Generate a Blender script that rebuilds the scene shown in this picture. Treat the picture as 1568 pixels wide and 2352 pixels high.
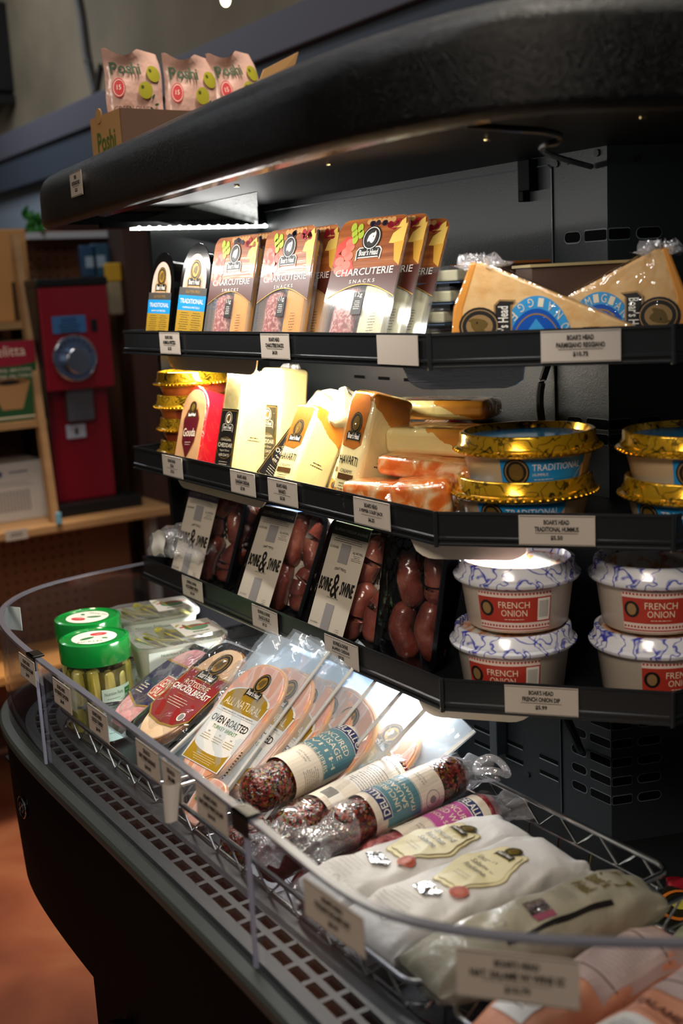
import bpy, bmesh, math, random
from mathutils import Vector, Matrix, Euler
for o in list(bpy.data.objects): bpy.data.objects.remove(o)
sc = bpy.context.scene
COL = sc.collection
PI = math.pi
ZC = 1.30                                   # camera height; the unit's heights below are given from this level
# ---------------------------------------------------------------- camera
F = 2663.; CX, CY = 784., 1176.
_az = math.radians(32.6); _pi = math.atan(520/F); _ro = math.radians(3.0)
_fh = Vector((math.sin(_az), math.cos(_az), 0)); _up = Vector((0, 0, 1)); _rt = _fh.cross(_up)
FW = _fh*math.cos(_pi)-_up*math.sin(_pi); _cu = _rt.cross(FW)
RT = _rt*math.cos(_ro)-_cu*math.sin(_ro); UP = _cu*math.cos(_ro)+_rt*math.sin(_ro)
cd = bpy.data.cameras.new('camera'); cam = bpy.data.objects.new('camera', cd); COL.objects.link(cam)
m = Matrix((RT, UP, -FW)).transposed().to_4x4(); m.translation = Vector((0, 0, ZC)); cam.matrix_world = m
cd.sensor_fit = 'HORIZONTAL'; cd.sensor_width = 24; cd.lens = F/1568*24; cd.clip_start = .02; cd.clip_end = 50
cd.dof.use_dof = True; cd.dof.focus_distance = 1.24; cd.dof.aperture_fstop = 5.0
sc.camera = cam
# ---------------------------------------------------------------- world, exposure
w = bpy.data.worlds.new('room'); sc.world = w; w.use_nodes = True
w.node_tree.nodes['Background'].inputs[0].default_value = (.75, .72, .70, 1)
w.node_tree.nodes['Background'].inputs[1].default_value = .065
sc.view_settings.view_transform = 'Standard'; sc.view_settings.look = 'None'
sc.view_settings.gamma = 1; sc.view_settings.use_curve_mapping = False
sc.view_settings.exposure = 0.0
def lamp(name, loc, aim, sx, sy, power, col=(1, 1, 1), spread=180):
    d = bpy.data.lights.new(name, 'AREA'); d.shape = 'RECTANGLE'; d.size = sx; d.size_y = sy
    d.energy = power; d.color = col; d.spread = math.radians(spread)
    o = bpy.data.objects.new(name, d); COL.objects.link(o)
    loc = Vector(loc)+Vector((0, 0, ZC)); aim = Vector(aim)
    z = -aim.normalized(); x = Vector((0, 1, 0)); x = (x-z*x.dot(z)).normalized(); y = z.cross(x)
    mm = Matrix((x, y, z)).transposed().to_4x4(); mm.translation = loc; o.matrix_world = mm
    return o
# cooler LEDs: canopy end, one below each shelf; added fill at the canopy front
lamp('canopy_end_light', (.74, 1.478, .085), (-.15, -.55, -.8), .01, .20, .5, (1, .98, .94))
lamp('canopy_front_fill', (.535, 1.15, .088), (.45, -.05, -1), .62, .012, 1.5, (1, .96, .90))  # added to light the snack packs; the canopy fixture itself is off
lamp('canopy_front_fill', (.60, .72, .088), (.30, .25, -1), .16, .012, .35, (1, .96, .90))  # added canopy fill for the cheese wedges
lamp('shelf_light', (.66, 1.22, -.083), (.25, 0, -1), .46, .012, 2.6, (1, .93, .78))
lamp('shelf_light', (.69, 1.10, -.240), (.4, -.1, -1), .50, .012, .45, (1, .95, .88))
lamp('shelf_light', (.655, 1.13, -.396), (-.45, 0, -1), .50, .012, 4.2, (1, .98, .95))
lamp('shelf_light', (.700, .800, -.240), (-.1, .1, -1), .07, .012, .40, (1, .98, .95), 130)
# ceiling lamps of the shop mixed with added fill lamps
lamp('ceiling_and_fill_lamp', (.25, .75, 1.5), (.25, .1, -1), .5, .25, 2.2, (1, .86, .68), 120)
lamp('ceiling_and_fill_lamp', (-1.3, -.4, 1.45), (1, .72, -.85), .9, .6, 4.8, (1, .86, .72), 62)  # added fill from behind the camera for the fronts
lamp('ceiling_and_fill_lamp', (.6, 2.1, 1.45), (.1, .3, -1), .6, .4, 7, (.95, .95, 1))
lamp('ceiling_and_fill_lamp', (.80, 2.45, .95), (0, 0, -1), .25, .25, 2.6, (1, .8, .6), 42)  # added narrow pool of light for the visible floor
lamp('ceiling_and_fill_lamp', (.95, 1.15, 1.25), (-.2, 0, -1), .7, .10, 5, (1, .93, .80), 60)  # added rim light for the canopy's top edge
lamp('ceiling_and_fill_lamp', (.75, 3.8, 1.0), (1, .1, -1.2), .5, .5, 5.5, (.88, .93, 1))  # added cool light to brighten the pale wall
# ---------------------------------------------------------------- pixel -> world helpers (used to read off real positions)
def ray(x, y): return (FW*F+RT*(x-CX)-UP*(y-CY))/F
def atz(x, y, z): d = ray(x, y); return d*(z/d.z)
def atX(x, y, X): d = ray(x, y); return d*(X/d.x)
def atY(x, y, Y): d = ray(x, y); return d*(Y/d.y)
# ---------------------------------------------------------------- materials
def s2l(c):
    c = c/255.; return c/12.92 if c <= .04045 else ((c+.055)/1.055)**2.4
def rgb(h):
    if isinstance(h, str): return tuple(s2l(int(h[i:i+2], 16)) for i in (0, 2, 4))
    return h
MATS = {}
def mat(name, col, rough=.5, metal=0., spec=.5, coat=0., bump=None, var=None, emit=0., trans=0., sss=0., stretch=None):
    """bump=(scale,strength[,dist]); var=(scale, colour2, lo, hi) noise mixed second colour"""
    if name in MATS: return MATS[name]
    M = bpy.data.materials.new(name); M.use_nodes = True; nt = M.node_tree; N = nt.nodes; L = nt.links
    b = N['Principled BSDF']; c = rgb(col)
    b.inputs['Base Color'].default_value = (*c, 1); b.inputs['Roughness'].default_value = rough
    b.inputs['Metallic'].default_value = metal; b.inputs['Specular IOR Level'].default_value = spec
    b.inputs['Coat Weight'].default_value = coat; b.inputs['Coat Roughness'].default_value = .08
    b.inputs['Transmission Weight'].default_value = trans
    if sss: b.inputs['Subsurface Weight'].default_value = sss; b.inputs['Subsurface Radius'].default_value = (.006, .004, .002)
    if emit: b.inputs['Emission Color'].default_value = (*c, 1); b.inputs['Emission Strength'].default_value = emit
    tc = N.new('ShaderNodeTexCoord'); src = tc.outputs['Object']
    if stretch:
        mp = N.new('ShaderNodeMapping'); mp.inputs['Scale'].default_value = stretch; L.new(src, mp.inputs[0]); src = mp.outputs[0]
    if var:
        n = N.new('ShaderNodeTexNoise'); n.inputs['Scale'].default_value = var[0]; n.inputs['Detail'].default_value = 5
        L.new(src, n.inputs['Vector'])
        r = N.new('ShaderNodeValToRGB'); r.color_ramp.elements[0].position = var[2]; r.color_ramp.elements[1].position = var[3]
        r.color_ramp.elements[0].color = (*c, 1); r.color_ramp.elements[1].color = (*rgb(var[1]), 1)
        L.new(n.outputs['Fac'], r.inputs[0]); L.new(r.outputs[0], b.inputs['Base Color'])
    if bump:
        n = N.new('ShaderNodeTexNoise'); n.inputs['Scale'].default_value = bump[0]; n.inputs['Detail'].default_value = 3
        L.new(src, n.inputs['Vector'])
        bp = N.new('ShaderNodeBump'); bp.inputs['Strength'].default_value = bump[1]
        bp.inputs['Distance'].default_value = bump[2] if len(bump) > 2 else .001
        L.new(n.outputs['Fac'], bp.inputs['Height']); L.new(bp.outputs[0], b.inputs['Normal'])
        if coat: L.new(bp.outputs[0], b.inputs['Coat Normal'])
    MATS[name] = M; return M
def film(name, tint=(1, 1, 1), rough=.08, bump=(60, .6, .002), base=.02, ior=1.45, haze=0., hazecol=(.8, .8, .8)):
    """thin clear plastic: mostly see-through, mirror-like at glancing angles, wrinkled by bump"""
    if name in MATS: return MATS[name]
    M = bpy.data.materials.new(name); M.use_nodes = True; nt = M.node_tree; N = nt.nodes; L = nt.links
    N.remove(N['Principled BSDF']); out = N['Material Output']
    t = N.new('ShaderNodeBsdfTransparent'); t.inputs[0].default_value = (*tint, 1)
    g = N.new('ShaderNodeBsdfGlossy'); g.inputs['Roughness'].default_value = rough; g.inputs[0].default_value = (1, 1, 1, 1)
    f = N.new('ShaderNodeLayerWeight'); f.inputs[0].default_value = .5      # Schlick: the same from both sides of a thin sheet
    pw = N.new('ShaderNodeMath'); pw.operation = 'POWER'; pw.inputs[1].default_value = 5; L.new(f.outputs['Facing'], pw.inputs[0])
    f0 = ((ior-1)/(ior+1))**2+base
    mx = N.new('ShaderNodeMixShader'); a = N.new('ShaderNodeMath'); a.operation = 'MULTIPLY_ADD'; a.inputs[1].default_value = 1-f0; a.inputs[2].default_value = f0; a.use_clamp = True
    L.new(pw.outputs[0], a.inputs[0]); L.new(a.outputs[0], mx.inputs[0]); L.new(t.outputs[0], mx.inputs[1]); L.new(g.outputs[0], mx.inputs[2])
    if bump:
        tc = N.new('ShaderNodeTexCoord'); n = N.new('ShaderNodeTexNoise'); n.inputs['Scale'].default_value = bump[0]; n.inputs['Detail'].default_value = 2
        n.inputs['Distortion'].default_value = .8
        L.new(tc.outputs['Object'], n.inputs['Vector']); bp = N.new('ShaderNodeBump'); bp.inputs['Strength'].default_value = bump[1]; bp.inputs['Distance'].default_value = bump[2]
        L.new(n.outputs['Fac'], bp.inputs['Height']); L.new(bp.outputs[0], g.inputs['Normal']); L.new(bp.outputs[0], f.inputs['Normal'])
    last = mx
    if haze:
        d = N.new('ShaderNodeBsdfDiffuse'); d.inputs[0].default_value = (*hazecol, 1)
        m2 = N.new('ShaderNodeMixShader'); m2.inputs[0].default_value = haze
        L.new(mx.outputs[0], m2.inputs[1]); L.new(d.outputs[0], m2.inputs[2]); last = m2
    L.new(last.outputs[0], out.inputs[0]); MATS[name] = M; return M
def ramp_mat(name, scale, stops, rough=.4, coat=0., bump=None, kind='noise', detail=4, distort=0., stretch=None, spec=.5, sss=0.):
    """noise or voronoi pattern through a colour ramp"""
    if name in MATS: return MATS[name]
    M = mat(name, stops[0][1], rough, 0, spec, coat, bump, sss=sss, stretch=stretch); N = M.node_tree.nodes; L = M.node_tree.links; b = N['Principled BSDF']
    tc = N.new('ShaderNodeTexCoord'); src = tc.outputs['Object']
    if stretch:
        mp = N.new('ShaderNodeMapping'); mp.inputs['Scale'].default_value = stretch; L.new(src, mp.inputs[0]); src = mp.outputs[0]
    if kind == 'noise':
        n = N.new('ShaderNodeTexNoise'); n.inputs['Detail'].default_value = detail; n.inputs['Distortion'].default_value = distort; o = n.outputs['Fac']
    elif kind == 'wave':
        n = N.new('ShaderNodeTexWave'); n.inputs['Distortion'].default_value = distort; n.inputs['Detail'].default_value = detail; n.inputs['Detail Scale'].default_value = 1.5; o = n.outputs['Fac']
    else:
        n = N.new('ShaderNodeTexVoronoi'); o = n.outputs['Color']
    n.inputs['Scale'].default_value = scale; L.new(src, n.inputs['Vector'])
    r = N.new('ShaderNodeValToRGB'); e = r.color_ramp.elements
    while len(e) < len(stops): e.new(.5)
    for k, (p, c) in enumerate(stops): e[k].position = p; e[k].color = (*rgb(c), 1)
    if kind == 'voronoi':
        r.color_ramp.interpolation = 'CONSTANT'; sp = N.new('ShaderNodeSeparateColor'); L.new(o, sp.inputs[0]); o = sp.outputs[0]
    L.new(o, r.inputs[0]); L.new(r.outputs[0], b.inputs['Base Color']); return M
def ink_lines(name, base, ink, scale, width, rough=.35, metal=0., coat=0.):
    """looping pen strokes printed over a ground colour"""
    if name in MATS: return MATS[name]
    M = mat(name, base, rough, metal, coat=coat); N = M.node_tree.nodes; L = M.node_tree.links; b = N['Principled BSDF']
    tc = N.new('ShaderNodeTexCoord'); n = N.new('ShaderNodeTexNoise'); n.inputs['Scale'].default_value = scale; n.inputs['Detail'].default_value = 1; n.inputs['Distortion'].default_value = 1.2
    L.new(tc.outputs['Object'], n.inputs['Vector'])
    r = N.new('ShaderNodeValToRGB'); r.color_ramp.interpolation = 'EASE'; e = r.color_ramp.elements
    for k in range(3): e.new(.5)
    P = (.0, .5-width*1.6, .5, .5+width*1.6, 1.); C_ = (base, base, ink, base, base)
    for k in range(5): e[k].position = P[k]; e[k].color = (*rgb(C_[k]), 1)
    L.new(n.outputs['Fac'], r.inputs[0]); L.new(r.outputs[0], b.inputs['Base Color']); return M
# ---------------------------------------------------------------- mesh builder
class MB:
    def __init__(s): s.v = []; s.f = []; s.m = []; s.mi = 0
    def add(s, V, Fs, mi=None):
        o = len(s.v); s.v += [tuple(p) for p in V]
        for f in Fs: s.f.append(tuple(o+i for i in f)); s.m.append(s.mi if mi is None else mi)
        return s
    def box(s, x0, y0, z0, x1, y1, z1, mi=None):
        V = [(x, y, z) for z in (z0, z1) for y in (y0, y1) for x in (x0, x1)]
        return s.add(V, [(0, 2, 3, 1), (4, 5, 7, 6), (0, 1, 5, 4), (2, 6, 7, 3), (0, 4, 6, 2), (1, 3, 7, 5)], mi)
    def obox(s, c, ax, ay, az, mi=None):
        c = Vector(c); V = [c+ax*i+ay*j+az*k for k in (-1, 1) for j in (-1, 1) for i in (-1, 1)]
        return s.add(V, [(0, 2, 3, 1), (4, 5, 7, 6), (0, 1, 5, 4), (2, 6, 7, 3), (0, 4, 6, 2), (1, 3, 7, 5)], mi)
    def prism(s, poly, z0, z1, mi=None, cap=True):
        n = len(poly); V = [(x, y, z0) for x, y in poly]+[(x, y, z1) for x, y in poly]
        Fs = [(i, (i+1) % n, n+(i+1) % n, n+i) for i in range(n)]
        if cap: Fs += [tuple(range(n-1, -1, -1)), tuple(range(n, 2*n))]
        return s.add(V, Fs, mi)
    def yprism(s, poly, y0, y1, mi=None):
        """outline in x,z pushed along y (y0 front, y1 back)"""
        n = len(poly); V = [(x, y0, z) for x, z in poly]+[(x, y1, z) for x, z in poly]
        Fs = [(i, n+i, n+(i+1) % n, (i+1) % n) for i in range(n)]+[tuple(range(n)), tuple(range(2*n-1, n-1, -1))]
        return s.add(V, Fs, mi)
    def tube(s, path, r, n=8, closed=False, mi=None, taper=None):
        P = [Vector(p) for p in path]; k = len(P); V = []; Fs = []
        ref = Vector((0, 0, 1))
        for i in range(k):
            if closed: t = P[(i+1) % k]-P[i-1]
            else: t = P[min(i+1, k-1)]-P[max(i-1, 0)]
            t.normalize()
            if abs(t.dot(ref)) > .95: a = t.cross(Vector((1, 0, 0)))
            else: a = t.cross(ref)
            a.normalize(); b = t.cross(a)
            rr = r if taper is None else r*taper[i]
            for j in range(n):
                an = 2*PI*j/n; V.append(P[i]+(a*math.cos(an)+b*math.sin(an))*rr)
        for i in range(k if closed else k-1):
            for j in range(n):
                a0 = i*n+j; a1 = i*n+(j+1) % n; b0 = ((i+1) % k)*n+j; b1 = ((i+1) % k)*n+(j+1) % n
                Fs.append((a0, a1, b1, b0))
        if not closed: Fs += [tuple(range(n-1, -1, -1)), tuple((k-1)*n+j for j in range(n))]
        return s.add(V, Fs, mi)
    def lathe(s, prof, n=48, c=(0, 0), mi=None, a0=0, a1=2*PI):
        full = abs(a1-a0-2*PI) < 1e-6; k = len(prof); V = []; Fs = []; cols = n if full else n+1
        for j in range(cols):
            a = a0+(a1-a0)*j/n
            for r, z in prof: V.append((c[0]+r*math.cos(a), c[1]+r*math.sin(a), z))
        for j in range(n):
            j1 = (j+1) % cols
            for i in range(k-1): Fs.append((j*k+i, j1*k+i, j1*k+i+1, j*k+i+1))
        return s.add(V, Fs, mi)
    def grid(s, fn, nu, nv, mi=None, cu=False, cv=False):
        V = [fn(i/(nu if cu else nu-1), j/(nv if cv else nv-1)) for i in range(nu) for j in range(nv)]; Fs = []
        for i in range(nu if cu else nu-1):
            for j in range(nv if cv else nv-1):
                i1 = (i+1) % nu; j1 = (j+1) % nv; Fs.append((i*nv+j, i1*nv+j, i1*nv+j1, i*nv+j1))
        return s.add(V, Fs, mi)
    def ball(s, c, rx, ry, rz, n=14, mi=None, rot=None):
        c = Vector(c)
        def fn(u, v):
            th = PI*u; ph = 2*PI*v; p = Vector((rx*math.sin(th)*math.cos(ph), ry*math.sin(th)*math.sin(ph), rz*math.cos(th)))
            if rot is not None: p = rot@p
            return c+p
        return s.grid(fn, n//2+2, n, mi, cv=True)
    def capsule(s, pts, r, n=12, mi=None):
        """smooth sausage along a path with round ends"""
        P = [Vector(p) for p in pts]; Q = []; T = []
        a = (P[0]-P[1]).normalized(); b = (P[-1]-P[-2]).normalized()
        for k in range(5): an = PI/2*k/5; Q.append(P[0]+a*r*math.cos(an)); T.append(max(math.sin(an), .03))
        for p in P: Q.append(p); T.append(1)
        for k in range(5): an = PI/2*(4-k)/5; Q.append(P[-1]+b*r*math.cos(an)); T.append(max(math.sin(an), .03))
        return s.tube(Q, r, n, mi=mi, taper=T)
    def sweep(s, path, prof, closed=False, mi=None, inward=1):
        """plan path (x,y) list; profile (offset to the inner side, z)"""
        k = len(path); P = [Vector((p[0], p[1], 0)) for p in path]; V = []; Fs = []; np_ = len(prof)
        for i in range(k):
            if closed: t = P[(i+1) % k]-P[i-1]
            else:
                t0 = (P[i]-P[i-1]).normalized() if i > 0 else None; t1 = (P[i+1]-P[i]).normalized() if i < k-1 else None
                t = (t0+t1) if (t0 and t1) else (t0 or t1)
            t.normalize(); nn = Vector((t.y, -t.x, 0))*inward; sc_ = 1
            if not closed and 0 < i < k-1: sc_ = 1/max(.5, math.sqrt((1+t0.dot(t1))/2))
            for o, z in prof: V.append((P[i].x+nn.x*o*sc_, P[i].y+nn.y*o*sc_, z))
        for i in range(k if closed else k-1):
            i1 = (i+1) % k
            for j in range(np_-1): Fs.append((i*np_+j, i1*np_+j, i1*np_+j+1, i*np_+j+1))
        return s.add(V, Fs, mi)
    def build(s, name, mats, parent=None, smooth=False, bevel=0., seg=2, world=False, subsurf=0, angle=35):
        if not isinstance(mats, (list, tuple)): mats = [mats]
        me = bpy.data.meshes.new(name); me.from_pydata(s.v, [], s.f)
        for M in mats: me.materials.append(M)
        for p, i in zip(me.polygons, s.m): p.material_index = i; p.use_smooth = smooth
        bm = bmesh.new(); bm.from_mesh(me); bmesh.ops.recalc_face_normals(bm, faces=bm.faces) if not getattr(s, 'keep', False) else None
        bm.to_mesh(me); bm.free()
        if smooth:
            try: me.set_sharp_from_angle(angle=math.radians(angle))
            except Exception: pass
        o = bpy.data.objects.new(name, me); COL.objects.link(o)
        if parent is not None: o.parent = parent
        if world: o.location = Vector((0, 0, ZC))-(parent.location if parent is not None else Vector())
        if bevel:
            b = o.modifiers.new('bevel', 'BEVEL'); b.width = bevel; b.segments = seg; b.limit_method = 'ANGLE'; b.angle_limit = math.radians(40)
        if subsurf: q = o.modifiers.new('sub', 'SUBSURF'); q.levels = subsurf; q.render_levels = subsurf
        return o
# ---------------------------------------------------------------- naming
def tag(o, label, cat, group=None):
    o['label'] = label; o['category'] = cat
    if group: o['group'] = group
    return o
def thing(name, label, cat, loc=(0, 0, 0), rot=(0, 0, 0), group=None, rel=True):
    o = bpy.data.objects.new(name, None); COL.objects.link(o); o.empty_display_size = .02
    o.location = Vector(loc)+(Vector((0, 0, ZC)) if rel else Vector()); o.rotation_euler = [math.radians(a) for a in rot]
    return tag(o, label, cat, group)
def kids(o): return [c for c in COL.objects if c.parent == o]
def dup(o, label, loc=None, rot=None, scale=None, parent=None):
    c = o.copy(); COL.objects.link(c)
    if parent is not None: c.parent = parent
    if label: c['label'] = label
    if loc is not None: c.location = Vector(loc)+Vector((0, 0, ZC))
    if rot is not None: c.rotation_euler = [math.radians(a) for a in rot]
    if scale is not None: c.scale = scale if isinstance(scale, (tuple, list)) else (scale,)*3
    for k in kids(o): dup(k, None, parent=c)
    return c
def struct(o): o['kind'] = 'structure'; return o
# ---------------------------------------------------------------- writing and printed labels
_TX = {}
def text_geo(t, bold=0.):
    key = (t, bold)
    if key in _TX: return _TX[key]
    cu = bpy.data.curves.new('t', 'FONT'); cu.body = t; cu.size = 1; cu.resolution_u = 2; cu.offset = bold
    o = bpy.data.objects.new('t', cu); COL.objects.link(o); bpy.context.view_layer.update()
    me = bpy.data.meshes.new_from_object(o.evaluated_get(bpy.context.evaluated_depsgraph_get()))
    V = [(v.co.x, v.co.y) for v in me.vertices]; Fs = [tuple(p.vertices) for p in me.polygons]
    bpy.data.objects.remove(o); bpy.data.curves.remove(cu); bpy.data.meshes.remove(me)
    if V:
        x0 = min(v[0] for v in V); x1 = max(v[0] for v in V); y0 = min(v[1] for v in V); y1 = max(v[1] for v in V)
        V = [((x-x0)/(x1-x0)-.5, (y-y0)/(y1-y0)-.5) for x, y in V]
    _TX[key] = (V, Fs); return _TX[key]
class Decal:
    def __init__(s): s.it = []; s.mats = []
    def mi(s, M):
        if M not in s.mats: s.mats.append(M)
        return s.mats.index(M)
    def rect(s, u0, v0, u1, v1, M, ly=1, step=.006):
        nu = max(1, int(abs(u1-u0)/step)); nv = max(1, int(abs(v1-v0)/step)); i = s.mi(M)
        V = [(u0+(u1-u0)*a/nu, v0+(v1-v0)*b/nv) for a in range(nu+1) for b in range(nv+1)]
        Fs = [(a*(nv+1)+b, (a+1)*(nv+1)+b, (a+1)*(nv+1)+b+1, a*(nv+1)+b+1) for a in range(nu) for b in range(nv)]
        s.it.append((V, Fs, i, ly)); return s
    def ell(s, u, v, ru, rv, M, ly=1, n=24, rot=0., inner=0., a0=0., a1=2*PI):
        i = s.mi(M); R_ = 4 if inner == 0 else 1; V = []; Fs = []
        full = abs(a1-a0-2*PI) < 1e-6
        for r in range(R_+1):
            q = inner+(1-inner)*r/R_
            for k in range(n+1):
                a = a0+(a1-a0)*k/n; x = ru*q*math.cos(a); y = rv*q*math.sin(a)
                V.append((u+x*math.cos(rot)-y*math.sin(rot), v+x*math.sin(rot)+y*math.cos(rot)))
        for r in range(R_):
            for k in range(n): Fs.append((r*(n+1)+k, (r+1)*(n+1)+k, (r+1)*(n+1)+k+1, r*(n+1)+k+1))
        s.it.append((V, Fs, i, ly)); return s
    def poly(s, pts, M, ly=1):
        i = s.mi(M); s.it.append((list(pts), [tuple(range(len(pts)))], i, ly)); return s
    def text(s, t, u, v, w_, h, M, ly=4, rot=0., bold=0., arc=0.):
        V, Fs = text_geo(t, bold); i = s.mi(M); c, d = math.cos(rot), math.sin(rot); W_ = []
        for x, y in V:
            yy = y*h+arc*(.25-x*x)*h; W_.append((u+x*w_*c-yy*d, v+x*w_*d+yy*c))
        s.it.append((W_, Fs, i, ly)); return s
    def lines(s, u, v, w_, n, dv, M, ly=4, th=.0006, rnd=3, left=False):
        """rows of tiny unreadable print"""
        r = random.Random(rnd)
        for k in range(n):
            ww = w_*(.6+.4*r.random()); x = u-w_/2 if left else u-ww/2; e = x+ww
            while x < e: d = min(.001+r.random()*.003, e-x); s.rect(x, v-k*dv, x+d, v-k*dv+th, M, ly, 1); x += d+.0006
        return s
    def build(s, name, parent, fn=None, base=.0002, lift=.00012):
        """fn(u,v,off)->point ; default: flat card in local x,z facing -y"""
        if fn is None: fn = lambda u, v, o: (u, -o, v)
        mb = MB(); mb.keep = True
        for V, Fs, i, ly in s.it: mb.add([fn(u, v, base+lift*ly) for u, v in V], Fs, i)
        return mb.build(name, s.mats, parent)
def cylmap(r, z0=0., a_mid=-PI/2, slope=0.):
    """label round an upright tub: u along the wall, v upward"""
    return lambda u, v, o: ((r+slope*v+o)*math.cos(a_mid+u/r), (r+slope*v+o)*math.sin(a_mid+u/r), z0+v)
def rrect(w_, h, r, n=5, cx=0., cy=0.):
    P = []
    for (sx, sy, a) in ((1, 1, 0), (-1, 1, 90), (-1, -1, 180), (1, -1, 270)):
        for k in range(n+1):
            t = math.radians(a+90*k/n); P.append((cx+sx*(w_/2-r)+r*math.cos(t), cy+sy*(h/2-r)+r*math.sin(t)))
    return P
BLK = mat('ink_black', '1a1613', .45); WHT = mat('print_white', 'f2ece0', .45); GLD = mat('print_gold', 'b98f35', .35, .35)
CRM = mat('print_cream', 'efe2c6', .5); RED = mat('print_red', 'b3241c', .4, coat=.3); GRY = mat('print_grey', '8f8b88', .5)
def emblem(D, u, v, s_, oval=GLD, rot=0., ly=3, inner=None, head=None):
    """dark arched plate with an oval medallion holding an animal head and a name banner; s_ = height"""
    c, d = math.cos(rot), math.sin(rot)
    T = lambda x, y: (u+(x*c-y*d)*s_, v+(x*d+y*c)*s_)
    D.poly([T(-.36, -.42), T(.36, -.42), T(.43, -.5), T(.45, -.2), T(.36, -.1), T(-.36, -.1), T(-.45, -.2), T(-.43, -.5)], oval, ly)
    D.poly([T(-.34, -.39), T(.34, -.39), T(.40, -.46), T(.42, -.21), T(.34, -.13), T(-.34, -.13), T(-.42, -.21), T(-.40, -.46)], BLK, ly+1)
    p = T(0, .16); D.ell(p[0], p[1], .33*s_, .37*s_, BLK, ly+1, rot=rot)
    D.ell(p[0], p[1], .29*s_, .33*s_, oval, ly+2, rot=rot, inner=.93)
    D.ell(p[0], p[1], .20*s_, .24*s_, inner or oval, ly+2, rot=rot)
    hd = [(-.14, .10), (-.10, .24), (-.02, .30), (.08, .32), (.10, .38), (.14, .28), (.13, .16), (.10, .06), (.04, .0), (-.02, .03), (-.06, .08), (-.12, .04)]
    D.poly([T(x, y) for x, y in hd], head or mat('print_dark_gold', '6a5220', .4), ly+3)
    p = T(.06, .2); D.ell(p[0], p[1], .02*s_, .02*s_, BLK, ly+4, 8)
    p = T(0, -.26); D.text("Boar's Head", p[0], p[1], .66*s_, .19*s_, WHT, ly+3, rot, bold=.02)
    return D
# ================================================================ STRUCTURE
def V3(p): return Vector(p)
M_floor = ramp_mat('red_brick_floor', 3.2, [(.25, '6b3420'), (.5, '8a4c30'), (.75, 'a26e48')], .55, bump=(30, .3, .002), detail=6, distort=.6)
m = MB(); m.box(-3, -2, -.02, 4, 7, 0); fl = m.build('floor', M_floor); struct(fl)
M_cream = ramp_mat('old_cream_plaster', 2.2, [(.3, '5c5240'), (.6, '7c705a'), (.8, '8c8066')], .8, bump=(40, .3, .002))
M_blue = mat('pale_blue_grey_paint', '8c98a4', .7)
M_lav = mat('lavender_grey_beam', '55545f', .6); M_slate = mat('slate_duct', '3b4450', .6)
m = MB(); m.box(1.42, -2, 0, 1.5, 7, 3.2); o = m.build('wall_right', M_blue); struct(o)
m = MB(); m.box(1.415, -2, 1.88, 1.42, 7, 3.2); o = m.build('wall_right_upper', M_cream); struct(o); o.name = 'wall_upper'
m = MB(); m.box(-3, 4.7, 0, 1.42, 4.8, 3.2); o = m.build('wall_far', M_cream); struct(o)
m = MB(); m.box(1.36, -2, 1.80, 1.415, 7, 1.885); o = m.build('trim_1', M_lav, bevel=.004); struct(o)
m = MB(); m.box(1.375, -2, 1.70, 1.415, 7, 1.80); o = m.build('trim_2', M_slate); struct(o)
# ---------------------------------------------------------------- the open refrigerated case
M_txt = mat('black_textured_plastic', '07080a', .22, spec=.35, bump=(620, 1., .0014))
M_blk = mat('black_powder_coat', '121416', .42, spec=.4, bump=(500, .25, .0005))
M_body = mat('black_body_panel', '040405', .6, spec=.08)
M_rail = mat('grey_green_bumper', '3a3e3a', .4, bump=(300, .2, .0005))
M_back = mat('charcoal_back_panel', '1e2326', .46, spec=.4, bump=(520, .35, .0006))
M_grl = mat('dark_grey_grille', '2c2f30', .42, bump=(600, .5, .0006))
M_void = mat('dark_void', '030303', .9, spec=.1)
M_chr = mat('chrome', 'dedede', .12, 1.); M_wire = mat('chrome_wire', 'cacac8', .2, 1.)
M_stl = mat('brushed_reflector', 'c9ccd2', .22, 1., bump=(90, .3, .001), stretch=(1, .1, 8))
M_txs = mat('lit_underside_grey', '6e726c', .4, .4, bump=(260, 1., .003))
M_gls = film('clear_acrylic', (.93, .95, .99), .02, (8, .05, .001), 0.0, 1.2, haze=.006, hazecol=(.55, .6, .7))
M_edge = mat('acrylic_edge', '6f707c', .25, coat=.5)
M_edgev = mat('acrylic_joint', 'aeb0c4', .25, coat=.5)
case = thing('refrigerated_display_case', 'long black open refrigerated display case with curved canopy, three shelves and clear front guard', 'display case', (.62, .95, -ZC))
def chaikin(P, n=2):
    for _ in range(n):
        Q = [P[0]]
        for a, b in zip(P, P[1:]): Q += [(a[0]*.75+b[0]*.25, a[1]*.75+b[1]*.25), (a[0]*.25+b[0]*.75, a[1]*.25+b[1]*.75)]
        P = Q+[P[-1]]
    return P
def resample(P, step):
    out = [P[0]]; acc = 0.
    for a, b in zip(P, P[1:]):
        L_ = math.dist(a, b)
        while acc+L_ >= step and L_ > 0:
            t = (step-acc)/L_; a = (a[0]+(b[0]-a[0])*t, a[1]+(b[1]-a[1])*t); out.append(a); L_ = math.dist(a, b); acc = 0.
        acc += L_
    out.append(P[-1]); return out
GP = [(1.10, .02), (.84, .12), (.64, .264), (.52, .358), (.416, .440), (.366, .497), (.345, .552), (.350, .66), (.353, .80), (.355, 1.0), (.355, 1.20), (.364, 1.33), (.386, 1.405), (.43, 1.462), (.49, 1.494), (.60, 1.507), (.86, 1.507)]
GP = resample(chaikin(GP, 3), .012)
def part_of(P, f): return [p for p in P if f(p)]
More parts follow.
